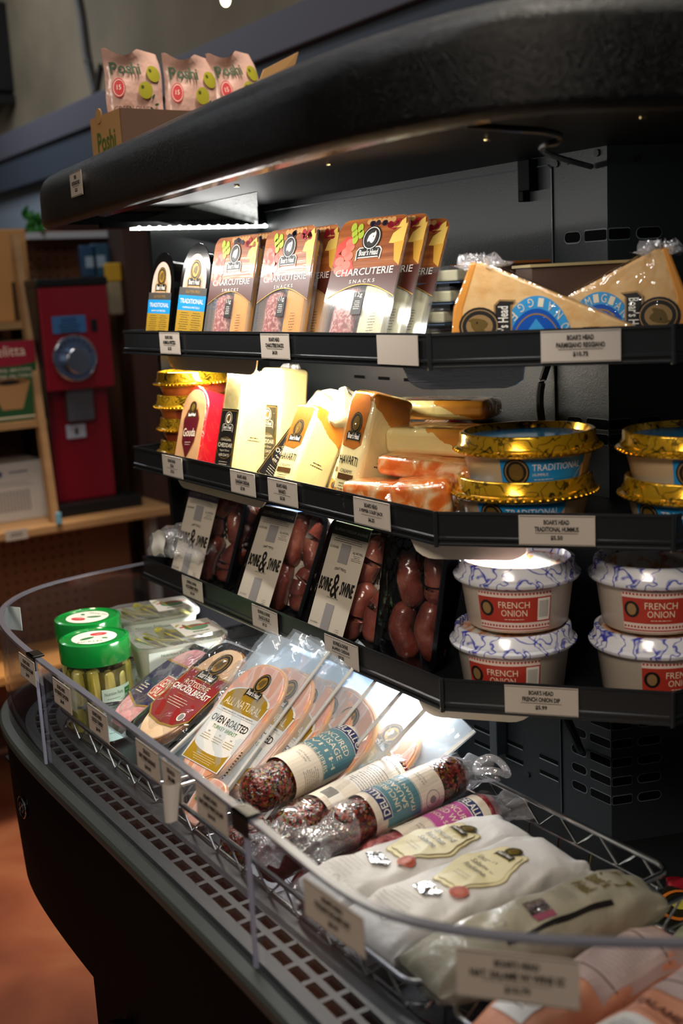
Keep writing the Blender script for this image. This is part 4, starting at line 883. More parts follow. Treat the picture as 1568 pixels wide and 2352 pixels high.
sausage_pack('sausage pack with grey paper sleeve headed in violet, leftmost', (.6240, 1.374, D3), (-20, 3, -80), VIO, 'HUCKLEBERRY BISON SAUSAGE', 0, 1)
sausage_pack('sausage pack with grey paper sleeve headed black pepper and blue cheese, in the middle', (.6240, 1.190, D3), (-25, 1.5, -82), BLU, 'BLACK PEPPER & BLUE CHEESE SAUSAGE', 0, 2, .130)
sausage_pack('sausage pack with grey paper sleeve headed jalapeno cheddar, rightmost sleeve', (.6235, 1.028, D3), (-22, 1.6, -86), GRN, 'JALAPENO CHEDDAR SAUSAGE', 0, 3, .132, skin=M_sausp)
sausage_pack('sausage pack behind the leftmost one, violet sleeve top showing', (.670, 1.360, D3+.008), (-17, 3, -80), VIO, 'HUCKLEBERRY BISON SAUSAGE', 0, 4)
sausage_pack('sausage pack behind the middle one, blue sleeve top showing', (.670, 1.150, D3+.006), (-19, 1, -82), BLU, 'BLACK PEPPER & BLUE CHEESE SAUSAGE', 0, 5)
sausage_pack('sausage pack behind the rightmost sleeve, green sleeve top showing', (.672, .990, D3+.006), (-17, 1, -86), GRN, 'JALAPENO CHEDDAR SAUSAGE', 0, 6)
sausage_pack('black sausage tray without a sleeve beside the onion dip tubs', (.640, .905, D3), (-10, 2, -84), GRN, '', 0, 8, .128, False, xl=-.052, xr=.040)
sausage_pack('sausage tray lying far back between the middle shelf and the onion dip', (.775, .905, D3+.035), (-20, 0, -50), GRN, '', 0, 9, .125, False, skin=M_sausp, xl=-.045, xr=.05)
t = crumple('crumpled_plastic_bag', 'crumpled clear plastic bag with white sticker at the left end of the lowest shelf', 'plastic bag', (.645, 1.415, D3+.024), .030, .058, .022, 9, M_bagc)
m = MB(); m.grid(lambda u, v: (-.034-.002*math.sin(6*v), -.02+.040*u, .012+.032*v+.004*math.sin(5*u)), 8, 8); m.build('sticker', mat('label_white', '', .5), t, True)['label'] = 'small white sticker'
# ================================================================ LOWER WELL
m = MB(); m.box(.455, 1.13, -.600, .843, 1.494, -.530); m.build('well_riser', mat('well_floor_black', '', 0), case, world=True, bevel=.003)
def basket(label, y0, y1, x0=.425, x1=.690, z=-.487, zb=-.588):
    t = thing('wire_basket', label, 'wire basket', ((x0+x1)/2, (y0+y1)/2, zb), (0, 0, 0), 'chrome wire baskets in the well'); hx = (x1-x0)/2; hy = (y1-y0)/2; H_ = z-zb
    def loop(hx, hy, zz, r=.015):
        return [(x, y, zz) for x, y in rrect(hx*2, hy*2, r, 4)]
    m = MB(); m.tube(loop(hx, hy, H_), .0026, 8, True); m.tube(loop(hx-.003, hy-.003, H_-.020, .014), .0013, 6, True); m.build('rim', M_wire, t, True)
    m = MB()
    def truss(ax, ay, bx, by, n):
        P = []
        for k in range(2*n+1):
            f = k/(2*n); P.append((ax+(bx-ax)*f, ay+(by-ay)*f, H_+.001 if k % 2 else H_-.021))
        m.tube(P, .0012, 6)
    ny = max(2, int(hy*2/.052)); nx = 5
    truss(hx, -hy+.01, hx, hy-.01, ny); truss(-hx, -hy+.01, -hx, hy-.01, ny); truss(-hx+.01, hy, hx-.01, hy, nx); truss(-hx+.01, -hy, hx-.01, -hy, nx)
    m.build('truss_wires', M_wire, t, True)
    m = MB(); bx = hx-.030; by = hy-.012; n = int(by*2/.036)
    for k in range(n+1):
        y = -by+2*by*k/n; m.tube(smooth_path([(-hx+.002, y, H_-.02), (-hx+.010, y, H_*.4), (-bx, y, .002), (bx, y, .002), (hx-.010, y, H_*.4), (hx-.002, y, H_-.02)], 2), .0011, 5)
    for k in range(8): x = -bx+2*bx*k/7; m.tube(smooth_path([(x, -hy+.002, H_-.02), (x, -by, .0035), (x, by, .0035), (x, hy-.002, H_-.02)], 2), .0011, 5)
    m.build('grid_wires', M_wire, t, True); return t
basket('chrome wire basket holding the fanned deli meat packs', 1.035, 1.325)
basket('chrome wire basket holding the salamis and white paper rolls', .603, 1.020)
basket('chrome wire basket at the near end holding the pink paper rolls', .330, .585, .440, .72, -.50)
m = thing('divider_rod', 'thin chrome rod lying across the basket edge beside the pickle jar', 'rod', (.46, 1.262, -.478)); mm = MB(); mm.tube([(-.03, .012, .004), (.045, -.004, .002)], .0022, 8); mm.build('rod', M_wire, m, True)
# ---- deli meat packs lying on a slope
M_ham = ramp_mat('turkey_slices', 9, [(.2, 'eeb09c'), (.42, 'f6cdbc'), (.55, 'efb5a0'), (.7, 'f8dccc'), (.85, 'e8a27c')], .3, .6, kind='wave', distort=7, detail=2, sss=.3, bump=(25, .3, .002))
M_hamr = mat('turkey_edge', 'f0b37c', .35, coat=.5, sss=.2); M_chk = ramp_mat('chicken_slice', 40, [(.3, 'e8bd92'), (.6, 'f3d4ae')], .3, .6, sss=.2); M_hamp = ramp_mat('salami_pink_slice', 90, [(.35, 'd77f88'), (.6, 'eeb2b4')], .3, .6)
M_brnd = ramp_mat('roast_edge', 60, [(.3, '3a2010'), (.6, 'b9793a')], .35, .5)
def bean(w_, h, taper=.80):
    P = []
    for k in range(40):
        a = 2*PI*k/40; y = math.sin(a); f = 1-(1-taper)*(.5-.5*y)
        P.append((w_/2*math.copysign(abs(math.cos(a))**.75, math.cos(a))*f, h/2*math.copysign(abs(y)**.8, y)+h/2))
    return P
def bagfilm(w_, h, d, seed, t, M=M_bag, curl=0.):
    def fn(u, v):
        e = min(1, min(u, 1-u)*6)*min(1, min(v, 1-v)*5); x = -w_/2+w_*u; z = h*v
        return (x, -e*d*.35-.0012*math.sin(u*19+seed)*math.sin(v*11+seed)-.001*math.sin(v*37+u*21)-curl*max(0, v-.8)**2, z)
    m = MB(); m.grid(fn, 26, 34); m.build('bag_front', M, t, True, angle=80)
    m = MB(); m.grid(lambda u, v: (-w_/2+w_*u, .0055+.001*math.sin(u*9+v*7+seed), h*v), 14, 16); m.build('bag_back', film('bag_back_film', (.85, .9, .95), .1, (22, 1, .01), .05, haze=.45, hazecol=(.66, .74, .80)), t, True, angle=80)
    m = MB(); 
    m.box(w_/2-.0019, -.0008, 0, w_/2+.0019, .0006, h)
    m.build('seal_edge', mat('bag_seal', 'd2d0ca', .3, coat=.4), t)
def turkey(label, loc, rot, w_=.118, h=.168, seed=1, txt=True):
    t = thing('turkey_breast_pack', label, 'deli meat pack', loc, rot, 'fanned turkey breast packs')
    bw, bh = w_*.88, h*.88; off = h*.0
    m = MB(); m.yprism([(x, z+off) for x, z in bean(bw, bh)], -.0020, .005); m.build('slice_edge', M_hamr, t, True, bevel=.002)
    m = MB(); m.yprism([(x, z+off+bh*.015) for x, z in bean(bw*.94, bh*.965)], -.0028, .002); o = m.build('turkey_slices', M_ham, t, True, bevel=.0015)
    if txt:
        D = Decal(); yb, yt = h*.10, h*.60; wl = w_*.56; wt = w_*.64
        def tz(z0, z1, M, ly, k=1.): D.poly([(-(wl+(wt-wl)*(z0-yb)/(yt-yb))/2*k, z0), ((wl+(wt-wl)*(z0-yb)/(yt-yb))/2*k, z0), ((wl+(wt-wl)*(z1-yb)/(yt-yb))/2*k, z1), (-(wl+(wt-wl)*(z1-yb)/(yt-yb))/2*k, z1)], M, ly)
        mst = mat('print_mustard_gold', 'b8901f', .4, .2); wp_ = mat('print_linen', 'e6e2dc', .5)
        tz(yb, yt, wp_, 1, 1.06); D.ell(0, yt-.001, wt*.52, h*.085, wp_, 1, 28, a0=0, a1=PI); D.ell(0, yt-.001, wt*.47, h*.075, mst, 2, 28, a0=0, a1=PI)
        tz(h*.50, h*.595, mst, 2); D.text('ALL NATURAL', 0, h*.548, wt*.86, h*.055, CRM, 3, arc=.35); D.text('TURKEY RAISED BY HUMANE FARMERS', 0, h*.485, wt*.8, h*.010, BLK, 3)
        D.rect(-wt*.48, h*.470, wt*.48, h*.4715, BLK, 3, 1); D.text('OVEN ROASTED', 0, h*.415, wt*.88, h*.052, BLK, 3, bold=.012); D.text('TURKEY BREAST', 0, h*.360, wt*.60, h*.026, mat('print_leaf', '3f7a30', .4), 3)
        for k in (-1, 0, 1): D.text('NO', k*wt*.28, h*.318, .0035, .0020, BLK, 3); D.lines(k*wt*.28, h*.295, wt*.24, 3, h*.016, mst, 3, .0006, rnd=5+k)
        D.poly([(-wl*.5, yb+.001), (wl*.5, yb+.001)]+[(wl*.5*math.cos(PI*k/12), h*.235-h*.05*math.sin(PI*k/12)) for k in range(13)], mst, 2); D.lines(0, h*.165, wl*.7, 4, h*.014, CRM, 3, .0004)
        emblem(D, w_*.03, h*.70, h*.20, GLD, rot=-.05, ly=4); D.lines(w_*.40, h*.28, .004, 14, .0035, BLK, 2, .0015, rnd=9)
        D.build('label', t, fn=lambda u, v, o_: (u, -.0031-o_, v))
    bagfilm(w_, h*1.10, .010, seed, t); return t
tk = turkey('front oven roasted turkey breast pack with gold ALL NATURAL label', (.462, 1.038, -.492), (-51, 0, -85))
ORD = ('second', 'third', 'fourth', 'fifth')
for k in range(4): dup(tk, 'turkey breast pack, %s in the fan behind the front turkey pack' % ORD[k], (.474+.009*k, 1.012-.017*k, -.496-.004*k), (-49+1.5*k, 5+6*k, -86), (1, 1, 1.02))
dup(tk, 'turkey breast pack lying lowest in the fan, right against the thick salami', (.515, .925, -.505), (-56, 24, -88), (.98, 1, 1.02))
t = thing('empty_bag_end', 'bluish clear bag flap sticking out under the far end of the fanned packs', 'plastic bag', (.655, .965, -.440), (-70, 10, -75)); bagfilm(.12, .07, .004, 3, t)
t = thing('empty_bag_end', 'bluish clear bag flap below the rightmost sausage price tag', 'plastic bag', (.660, 1.085, -.418), (-72, 4, -80)); bagfilm(.12, .06, .004, 5, t)
t = thing('green_sticker_pack', 'small turkey pack end with green square sticker behind the clear guard', 'deli meat pack', (.428, .972, -.505), (-50, 0, -86))
m = MB(); m.yprism(bean(.05, .05), -.002, .004); m.build('turkey_slices', M_ham, t, True, bevel=.0015)
D = Decal(); D.rect(-.015, .022, .013, .041, mat('sticker_green', '0f8a3c', .35, coat=.5), 1, 1); D.text('FULLY COOKED', -.001, .034, .022, .003, WHT, 2); D.text('TURKEY', -.001, .029, .012, .003, WHT, 2); D.build('sticker', t, fn=lambda u, v, o_: (u, -.0022-o_, v))
def traypack(name, label, loc, rot, w_, h, meat, edge, paint, seed):
    t = thing(name, label, 'deli meat pack', loc, rot, None)
    m = MB(); P = rrect(w_, h, w_*.2, 6, 0, h/2); Q = rrect(w_*.86, h*.92, w_*.2, 6, 0, h/2); n = len(P)
    m.add([(x, -.001, z) for x, z in P]+[(x, -.001, z) for x, z in Q]+[(x*.94, .012, z) for x, z in Q], [(i, (i+1) % n, n+(i+1) % n, n+i) for i in range(n)]+[(n+i, n+(i+1) % n, 2*n+(i+1) % n, 2*n+i) for i in range(n)]+[tuple(range(2*n, 3*n))]); m.build('tray', M_btray, t, True)
    m = MB(); m.yprism([(x, z+h*.035) for x, z in bean(w_*.84, h*.93, .95)], -.003, .008); m.build('meat', edge, t, True, bevel=.003)
    m = MB(); m.yprism([(x, z+h*.05) for x, z in bean(w_*.78, h*.90, .95)], -.0042, .002); m.build('slices', meat, t, True, bevel=.0012)
    D = Decal(); paint(D, w_, h); D.build('label', t, fn=lambda u, v, o_: (u, -.0045-o_, v)); bagfilm(w_*1.12, h*1.04, .016, seed, t, film('clear_pack_film', (.97, .97, .98), .07, (30, 1, .006), .05, haze=.03)); return t
def chk_p(D, w_, h):
    r1 = mat('print_crimson', '8f1717', .35, coat=.5); P = [(-w_*.40, h*.68), (w_*.40, h*.68), (w_*.42, h*.30), (w_*.26, h*.22), (0, h*.20), (-w_*.26, h*.22), (-w_*.42, h*.30)]
    D.poly([(x*1.04, (z-h*.45)*1.07+h*.45) for x, z in P], GLD, 1); D.poly(P, r1, 2); emblem(D, 0, h*.74, h*.30, GLD)
    D.text('ROTISSERIE', 0, h*.565, w_*.52, h*.045, CRM, 8); D.text('CHICKEN BREAST', 0, h*.505, w_*.78, h*.052, WHT, 8, bold=.015); D.rect(-w_*.2, h*.455, w_*.2, h*.457, GLD, 8, 1); D.lines(-w_*.05, h*.42, w_*.45, 4, h*.022, CRM, 8, .0006); D.ell(w_*.26, h*.30, .006, .006, WHT, 8); D.ell(w_*.26, h*.30, .0045, .0045, GRY, 9)
traypack('chicken_breast_pack', 'rotisserie chicken breast pack with dark red label in a black tray', (.4485, 1.133, -.480), (-61, -1, -87), .100, .158, M_chk, M_brnd, chk_p, 2)
def ham_p(D, w_, h):
    pu = mat('print_purple', '2c2150', .35, coat=.5); rr2 = mat('print_scarlet', 'c01f24', .35, coat=.5)
    P = [(-w_*.42, h*.74), (w_*.42, h*.74), (w_*.42, h*.34), (0, h*.26), (-w_*.42, h*.34)]
    D.poly([(x, (z-h*.5)*1.08+h*.5) for x, z in P], GLD, 1); D.poly(P, pu, 2); D.poly([(-w_*.02, h*.62), (w_*.38, h*.62), (w_*.42, h*.56), (w_*.40, h*.40), (w_*.34, h*.36), (-w_*.02, h*.38), (-w_*.06, h*.46)], CRM, 3); D.poly([(-w_*.01, h*.61), (w_*.37, h*.61), (w_*.405, h*.56), (w_*.385, h*.41), (w_*.33, h*.37), (-w_*.01, h*.39), (-w_*.045, h*.46)], rr2, 4)
    D.text('GENOA', w_*.18, h*.54, w_*.36, h*.085, CRM, 5, bold=.01); D.text('SALAMI', w_*.18, h*.44, w_*.36, h*.085, CRM, 5, bold=.01); D.lines(-w_*.24, h*.46, w_*.2, 4, h*.03, CRM, 5, .0012)
traypack('salami_slices_pack', 'sliced salami pack with purple label and red plate left of the chicken', (.452, 1.222, -.490), (-62, -4, -92), .110, .145, M_hamp, M_hamp, ham_p, 4)
t = thing('bacon_pack', 'orange-red bacon pack at the back under the lowest shelf', 'deli meat pack', (.705, 1.185, -.530), (-25, 0, -80))
m = MB(); m.box(-.06, 0, 0, .06, .02, .115); m.build('bacon', ramp_mat('bacon', 22, [(.35, 'c2502c'), (.5, 'e0835a'), (.62, 'f0b292')], .3, .7, distort=2, stretch=(1, 1, .2)), t, bevel=.006); m = MB(); m.box(-.062, -.001, 0, .062, .022, .117); m.build('wrapping', M_film, t, bevel=.007)
# ---- salamis
HERB = [(0, '3e100c'), (.16, '6e2018'), (.36, '8e3526'), (.52, '2a280c'), (.60, '4e4e14'), (.66, '8a6c20'), (.71, '5a1e16'), (.86, 'a0503c'), (.93, '1c120a')]
M_herb = ramp_mat('herb_crust', 380, HERB, .16, 1., kind='voronoi', bump=(190, 1., .004)); M_plain = ramp_mat('plain_salami', 120, [(.35, '7a1f28'), (.5, 'a8434a'), (.65, 'cf8a88')], .3, .7, bump=(80, .5, .002)); M_dkr = ramp_mat('dark_salami', 90, [(.35, '3a0c12'), (.6, '7a242c')], .25, .8, bump=(60, .6, .002))
def salami(label, A, B, r, M, kind=None, flip=1, cover=1.1, group='crusted salamis', tail=None, b0=62, v0=-.28, v1=.22):
    A = Vector(A); B = Vector(B); L_ = (B-A).length; d = (B-A).normalized()
    t = thing('salami', label, 'salami', (A+B)/2, (0, -math.degrees(math.asin(d.z)), math.degrees(math.atan2(d.y, d.x))), group)
    def fn(u, v):
        x = (u-.5)*L_; e = min(u, 1-u)*L_/r; k = math.sqrt(max(.0, 1-(1-min(1, e*1.1))**2)); k = max(k, .02)
        rr__ = r*k*(1+.035*math.sin(9*u+2)+.02*math.sin(6*PI*v+5*u)+.012*math.sin(22*PI*v+31*u)); return (x, rr__*math.cos(2*PI*v), rr__*math.sin(2*PI*v))
    m = MB(); m.grid(fn, 60, 32, cv=True); m.build('sausage', M, t, True, angle=80)
    def mp(u, v, o): b = math.radians(b0)-flip*u/r; rr__ = r*1.045+o; return (v*flip if flip > 0 else -v, -rr__*math.cos(b), rr__*math.sin(b))
    if kind:
        col, big, lines = kind; hw = r*PI*.93; D = Decal(); P_ = mat('label_ivory', 'e9dcc8', .5); K = mat('label_'+col[0], col[1], .45); a_, b_ = v0*L_*(1 if flip > 0 else 1), v1*L_
        D.rect(-hw, a_, hw, b_, P_, 1, .0035)
        if big:
            k0, k1 = a_+(b_-a_)*.36, a_+(b_-a_)*.84; q = (k1-k0); D.rect(-hw*.52, k0, hw*.52, k1, K, 2, .0035); D.rect(-hw*.54, k0-.0012, hw*.54, k0-.0006, K, 2, .003)
            ny_ = mat('label_navy', '2c3563', .45); D.rect(-hw*.36, k1-.0055, hw*.36, k1+.0065, WHT, 3, .003); D.rect(-hw*.35, k1-.0048, hw*.35, k1+.0058, ny_, 4, .003); D.text('DELALLO', 0, k1+.0005, hw*.60, .0078, WHT, 5, bold=.015)
            for i_, s_ in enumerate(lines): D.text(s_, 0, k0+q*(.66-.21*i_), hw*(.62 if i_ < 2 else .8), q*(.15 if i_ < 2 else .11), CRM, 4, bold=.006)
            D.text('ARTISAN', 0, a_+(b_-a_)*.24, hw*.26, .0022, GRY, 3); D.text('SALUMI', 0, a_+(b_-a_)*.20, hw*.22, .0022, GRY, 3); D.ell(-hw*.38, a_+(b_-a_)*.18, .0085, .0085, GRY, 3, 24, inner=.93); D.ell(-hw*.38, a_+(b_-a_)*.18, .0035, .004, GRY, 3, 8)
            D.lines(hw*.40, a_+(b_-a_)*.28, hw*.36, 8, .0024, GRY, 3, .0007)
        else:
            D.rect(-hw, a_+(b_-a_)*.45, -hw*.30, a_+(b_-a_)*.94, K, 2, .0035); D.rect(-hw*.24, a_+(b_-a_)*.40, hw*.5, a_+(b_-a_)*.97, WHT, 2, .0035); D.text('Nutrition Facts', hw*.12, a_+(b_-a_)*.93, hw*.6, .004, BLK, 3); D.text('90', hw*.36, a_+(b_-a_)*.80, .008, .006, BLK, 3, bold=.02); D.rect(-hw*.22, a_+(b_-a_)*.77, hw*.48, a_+(b_-a_)*.776, BLK, 3, .003)
            D.lines(hw*.10, a_+(b_-a_)*.73, hw*.6, 11, .0032, BLK, 3, .0006); D.rect(-hw*.20, a_+(b_-a_)*.06, hw*.16, a_+(b_-a_)*.22, WHT, 2, .003)
            for k in range(14): D.rect(-hw*.18+.0008*k, a_+(b_-a_)*.07, -hw*.18+.0008*k+.0004, a_+(b_-a_)*.21, BLK, 3, 1)
            D.lines(hw*.35, a_+(b_-a_)*.28, hw*.4, 5, .0024, BLK, 3, .0005)
        D.build('paper_label', t, fn=mp, base=.0006)
    if tail:
        for sgn in tail:
            def tn(u, v): a = 2*PI*v; k = (1.08-.55*u) if u < .6 else .75+.9*(u-.6); rr__ = r*k*(1+.10*math.sin(5*a+3*u)*u*2+.08*math.sin(9*a+7*u)*u); return (sgn*(L_/2-r*.9+.042*u), rr__*math.cos(a), rr__*math.sin(a)*(1-.45*u)-.006*u)
            m = MB(); m.grid(tn, 14, 40, cv=True); m.build('clear_wrap_end', M_bagc, t, True, angle=80)
        m = MB(); m.grid(lambda u, v: ((u-.5)*(L_-r*.8), r*1.07*(1+.02*math.sin(12*PI*v+9*u))*math.cos(2*PI*v), r*1.07*(1+.02*math.sin(12*PI*v+9*u))*math.sin(2*PI*v)), 30, 40, cv=True); m.build('clear_wrap', film('salami_wrap', (.98, .98, .98), .05, (40, 1, .005), .03), t, True, angle=80)
    return t
TEAL = ('teal', '5c8a94'); PNK = ('magenta', 'c2569c')
salami('thick herb-crusted salami with teal label, farthest and highest of the row', (.452, .897, -.458), (.648, .938, -.449), .0208, M_herb, (TEAL, True, ('UNCURED', 'SAUSAGE', 'WITH', 'GENTLE HERBS')), 1)
salami('herb-crusted salami in clear film showing its white nutrition label, middle of the row', (.455, .842, -.476), (.660, .890, -.473), .0195, M_herb, (TEAL, False, ()), 1, tail=(-1, 1))
salami('herb-crusted salami with teal label and red cut end, nearest of the herb row', (.486, .806, -.468), (.652, .826, -.464), .0195, M_herb, (TEAL, True, ('UNCURED', 'SAUSAGE', 'ITALIAN HERBS', '')), -1, v0=-.22, v1=.28, tail=(-1, 1))
salami('red salami with magenta label half hidden under the white paper roll', (.500, .776, -.493), (.655, .783, -.488), .0185, M_plain, (PNK, True, ('UNCURED', 'RED WINE', 'GENOA SALAMI', '')), 1, v0=-.25, v1=.36, tail=(1,))
salami('bare dark red salami low in the basket under the herb salamis', (.448, .870, -.515), (.640, .905, -.515), .020, M_dkr)
salami('bare dark red salami low in the basket before the white paper roll', (.452, .812, -.522), (.640, .842, -.522), .020, M_dkr, tail=(-1,))
salami('crusted salami low in the basket below the thick herb salami', (.445, .935, -.525), (.640, .965, -.525), .020, M_herb)
t = thing('clear_clip_ring', 'curled clear plastic bag tie behind the red salami', 'plastic bag', (.668, .803, -.458)); m = MB(); m.tube([(.013*math.cos(a), .018*math.sin(a), .004*math.sin(2*a)) for a in [2*PI*k/24 for k in range(24)]], .0035, 8, True); m.build('film', M_bagc, t, True)
# ---- paper wrapped rolls
def roll(name, label, c, yaw, L_, W_, H_, M, seed, paint=None, ex=.45, pinch=.35, cat='wrapped salami', group=None, tilt=0.):
    t = thing(name, label, cat, c, (0, tilt, yaw), group); q = random.Random(seed); ph = [q.random()*6 for _ in range(5)]
    def half(u): e = min(u, 1-u)/.16; return pinch+(1-pinch)*min(1, e)**.6 if e < 1 else 1.
    def sfc(x, a, off=0.):
        u = x/L_+.5; k = half(u); cy, sz = math.cos(a), math.sin(a); y = math.copysign(abs(cy)**ex, cy)*(W_/2+off)*(1+.02*math.sin(x*90+ph[0])); z = math.copysign(abs(sz)**ex, sz)*(H_/2*k+off)
        w1 = .0012*math.sin(60*x+3*a+ph[1])*math.sin(4*a+ph[2])+.0008*math.sin(140*x+5*a+ph[3])+(1-k)*.003*math.sin(7*a+ph[4]); return (x, y*(1+w1*8), z+w1+H_/2*.98)
    m = MB(); m.grid(lambda u, v: sfc((u-.5)*L_, 2*PI*v), 60, 48, cv=True); m.mi = 0
    n0 = len(m.v)
    for i in (0, 59): m.f.append(tuple(i*48+j for j in range(48))); m.m.append(0)
    m.build('paper', M, t, True, angle=60)
    if paint:
        D = Decal(); paint(D)
        def mp(u, v, o):   # u reading direction towards -y, v along +x
            yy = -u; a = math.acos(max(-.985, min(.985, math.copysign(abs(yy/(W_/2))**(1/ex), yy)))); p = sfc(v, a, o); return (v, yy, p[2])
        D.build('printing', t, fn=mp, base=.0007, lift=.0003)
    return t
M_wpap = mat('white_butcher_paper', 'd6d4d0', .6, bump=(38, .8, .005)); M_grg = mat('greige_waxed_paper', '9d9884', .4, coat=.3, bump=(45, .8, .004)); M_pkp = mat('pink_butcher_paper', 'cf8b68', .55, bump=(45, .7, .004))
M_foil = mat('silver_foil', 'cfcfcf', .15, 1., bump=(60, 1, .006)); M_wax2 = mat('seal_terracotta', 'b8604c', .4); M_cl = mat('label_vellum', 'e6dcb0', .5); M_cl2 = mat('label_vellum_line', 'b5a46a', .5)
def salame_print(l1, l2, l3, seed=1, ink=BLK):
    def f(D):
        for k, (M_, s_) in enumerate(((M_cl2, 1.03), (M_cl, 1.), (M_cl2, .90), (M_cl, .885))):
            P = []
            for j in range(72): a = 2*PI*j/72; rr__ = 1+.07*math.cos(6*a)+.03*math.cos(12*a); P.append((.0245*s_*rr__*math.cos(a), .012+.040*s_*rr__*math.sin(a)))
            for i_ in range(12): D.poly([(0, .012)]+[P[(i_*6+j) % 72] for j in range(7)], M_, 1+k)
        emblem(D, 0, .044, .022, mat('print_olive_gold', '8a7a22', .4, .3), ly=5)
        for k, s_ in enumerate((l1, l2, l3)): D.text(s_, 0, .024-.0088*k, .030-.003*k, .0058, ink, 6)
        D.lines(0, -.006, .024, 2, .004, GRY, 6, .0006); D.ell(.018, -.026, .008, .008, M_wax2, 6); D.ell(.018, -.026, .006, .006, mat('seal_rim', '9e4c3a', .4), 7, inner=.85)
        D.poly([(-.012, -.048), (.006, -.052), (.014, -.042), (.010, -.036), (-.010, -.034)], M_foil, 5)
        D.lines(-.004, -.058, .034, 6, .0042, GRY, 5, .0007, rnd=seed); D.ell(.004, -.086, .0048, .0048, GRY, 5, 16, inner=.8)
    return f
GW = 'paper-wrapped salami rolls in the basket'
roll('paper_wrapped_salami', 'white paper-wrapped salami roll against the red salami, label reading Bianco', (.534, .737, -.512), -5, .205, .064, .044, M_wpap, 1, salame_print('Uncured', 'Bianco Italian', 'Salame', 1), group=GW)
roll('paper_wrapped_salami', 'white paper-wrapped salami roll in front, label with terracotta seal in full view', (.533, .672, -.510), 1, .205, .070, .044, M_wpap, 2, salame_print('Uncured & Pure', 'Salame di', 'Italiano', 2, mat('ink_grey', '5a564c', .5)), group=GW)
def gr_print(D):
    gl = mat('print_khaki', '6f5f22', .4, .3); D.text("Boar's", .0, .060, .022, .011, gl, 2, bold=.02); D.text('Head', .0, .045, .018, .011, gl, 2, bold=.02); D.poly([(-.010, .068), (.012, .066), (.013, .083), (-.008, .085)], gl, 2)
    D.rect(.0195, -.045, .0225, .055, BLK, 2, .004); D.poly([(-.004, -.012), (.010, -.014), (.013, .004), (-.002, .006)], M_foil, 2); D.poly([(.010, -.014), (.016, -.012), (.018, .004), (.013, .004)], mat('print_plum', '8a3f55', .4), 2); D.lines(.002, .030, .018, 4, .004, GRY, 2, .0007); D.ell(.006, -.040, .005, .005, GRY, 2, 16, inner=.8)
roll('paper_wrapped_salami', 'greige waxed-paper salami roll with pinched ends and a black bar strip', (.540, .600, -.512), -4, .215, .056, .050, M_grg, 3, gr_print, .8, .18, group=GW)
roll('plastic_wrapped_pack', 'pale green cheese pack sticking out of the basket below the greige roll', (.700, .555, -.55), 20, .11, .07, .03, mat('pale_green_pack', 'a9ab8c', .3, coat=.4), 6, None, .5, .5, 'cheese')
def pk_print(D):
    D.rect(-.026, -.012, .026, .085, mat('print_mauve', 'b9a096', .55), 1, .004); D.rect(-.024, .002, .024, .0032, BLK, 2, .004); D.rect(-.024, .058, .024, .0592, BLK, 2, .004); D.lines(0, .050, .040, 11, .0042, GRY, 2, .0008)
    D.rect(-.018, -.075, .010, -.046, mat('label_white', '', .5), 1, .004); D.lines(-.004, -.056, .016, 4, .0035, GRY, 2, .001); D.text('SALAME', 0, -.030, .036, .008, mat('print_umber', '6e3c26', .5), 2, bold=.02); D.rect(-.020, -.040, .020, -.0393, mat('print_umber', '', .5), 2, .004)
GP2 = 'pink paper salami rolls at the near end'
roll('paper_wrapped_salami', 'pink paper-wrapped salami roll behind the large tag on the near guard', (.520, .528, -.522), 3, .19, .056, .050, M_pkp, 4, pk_print, .85, .45, group=GP2)
roll('paper_wrapped_salami', 'pink paper-wrapped salami roll at the bottom right with white sticker', (.545, .462, -.515), 5, .21, .060, .052, M_pkp, 5, pk_print, .85, .45, group=GP2)
roll('paper_wrapped_salami', 'tan paper-wrapped roll at the bottom right corner of the photo', (.575, .400, -.520), 5, .20, .060, .050, mat('tan_paper', 'c39a62', .5, bump=(45, .7, .004)), 7, None, .85, .45, group=GP2)
roll('meat_pack', 'glossy red vacuum-packed meat at the right edge behind the baskets', (.815, .605, -.585), -40, .16, .09, .03, ramp_mat('red_meat', 30, [(.35, '6e0c14'), (.6, 'a82430')], .2, .8, bump=(40, .5, .003)), 8, None, .5, .6, 'meat pack')
roll('meat_pack', 'dark pack with an orange ring print beside the red meat', (.745, .640, -.585), 20, .08, .06, .03, mat('dark_pack_print', '2a2416', .25, coat=.6), 9, lambda D: (D.ell(0, 0, .022, .026, mat('ring_orange', 'd8762a', .3), 1, 28, inner=.8), D.ell(0, .0, .008, .008, mat('ring_olive', 'b5a63a', .3), 1)), .5, .6, 'meat pack')
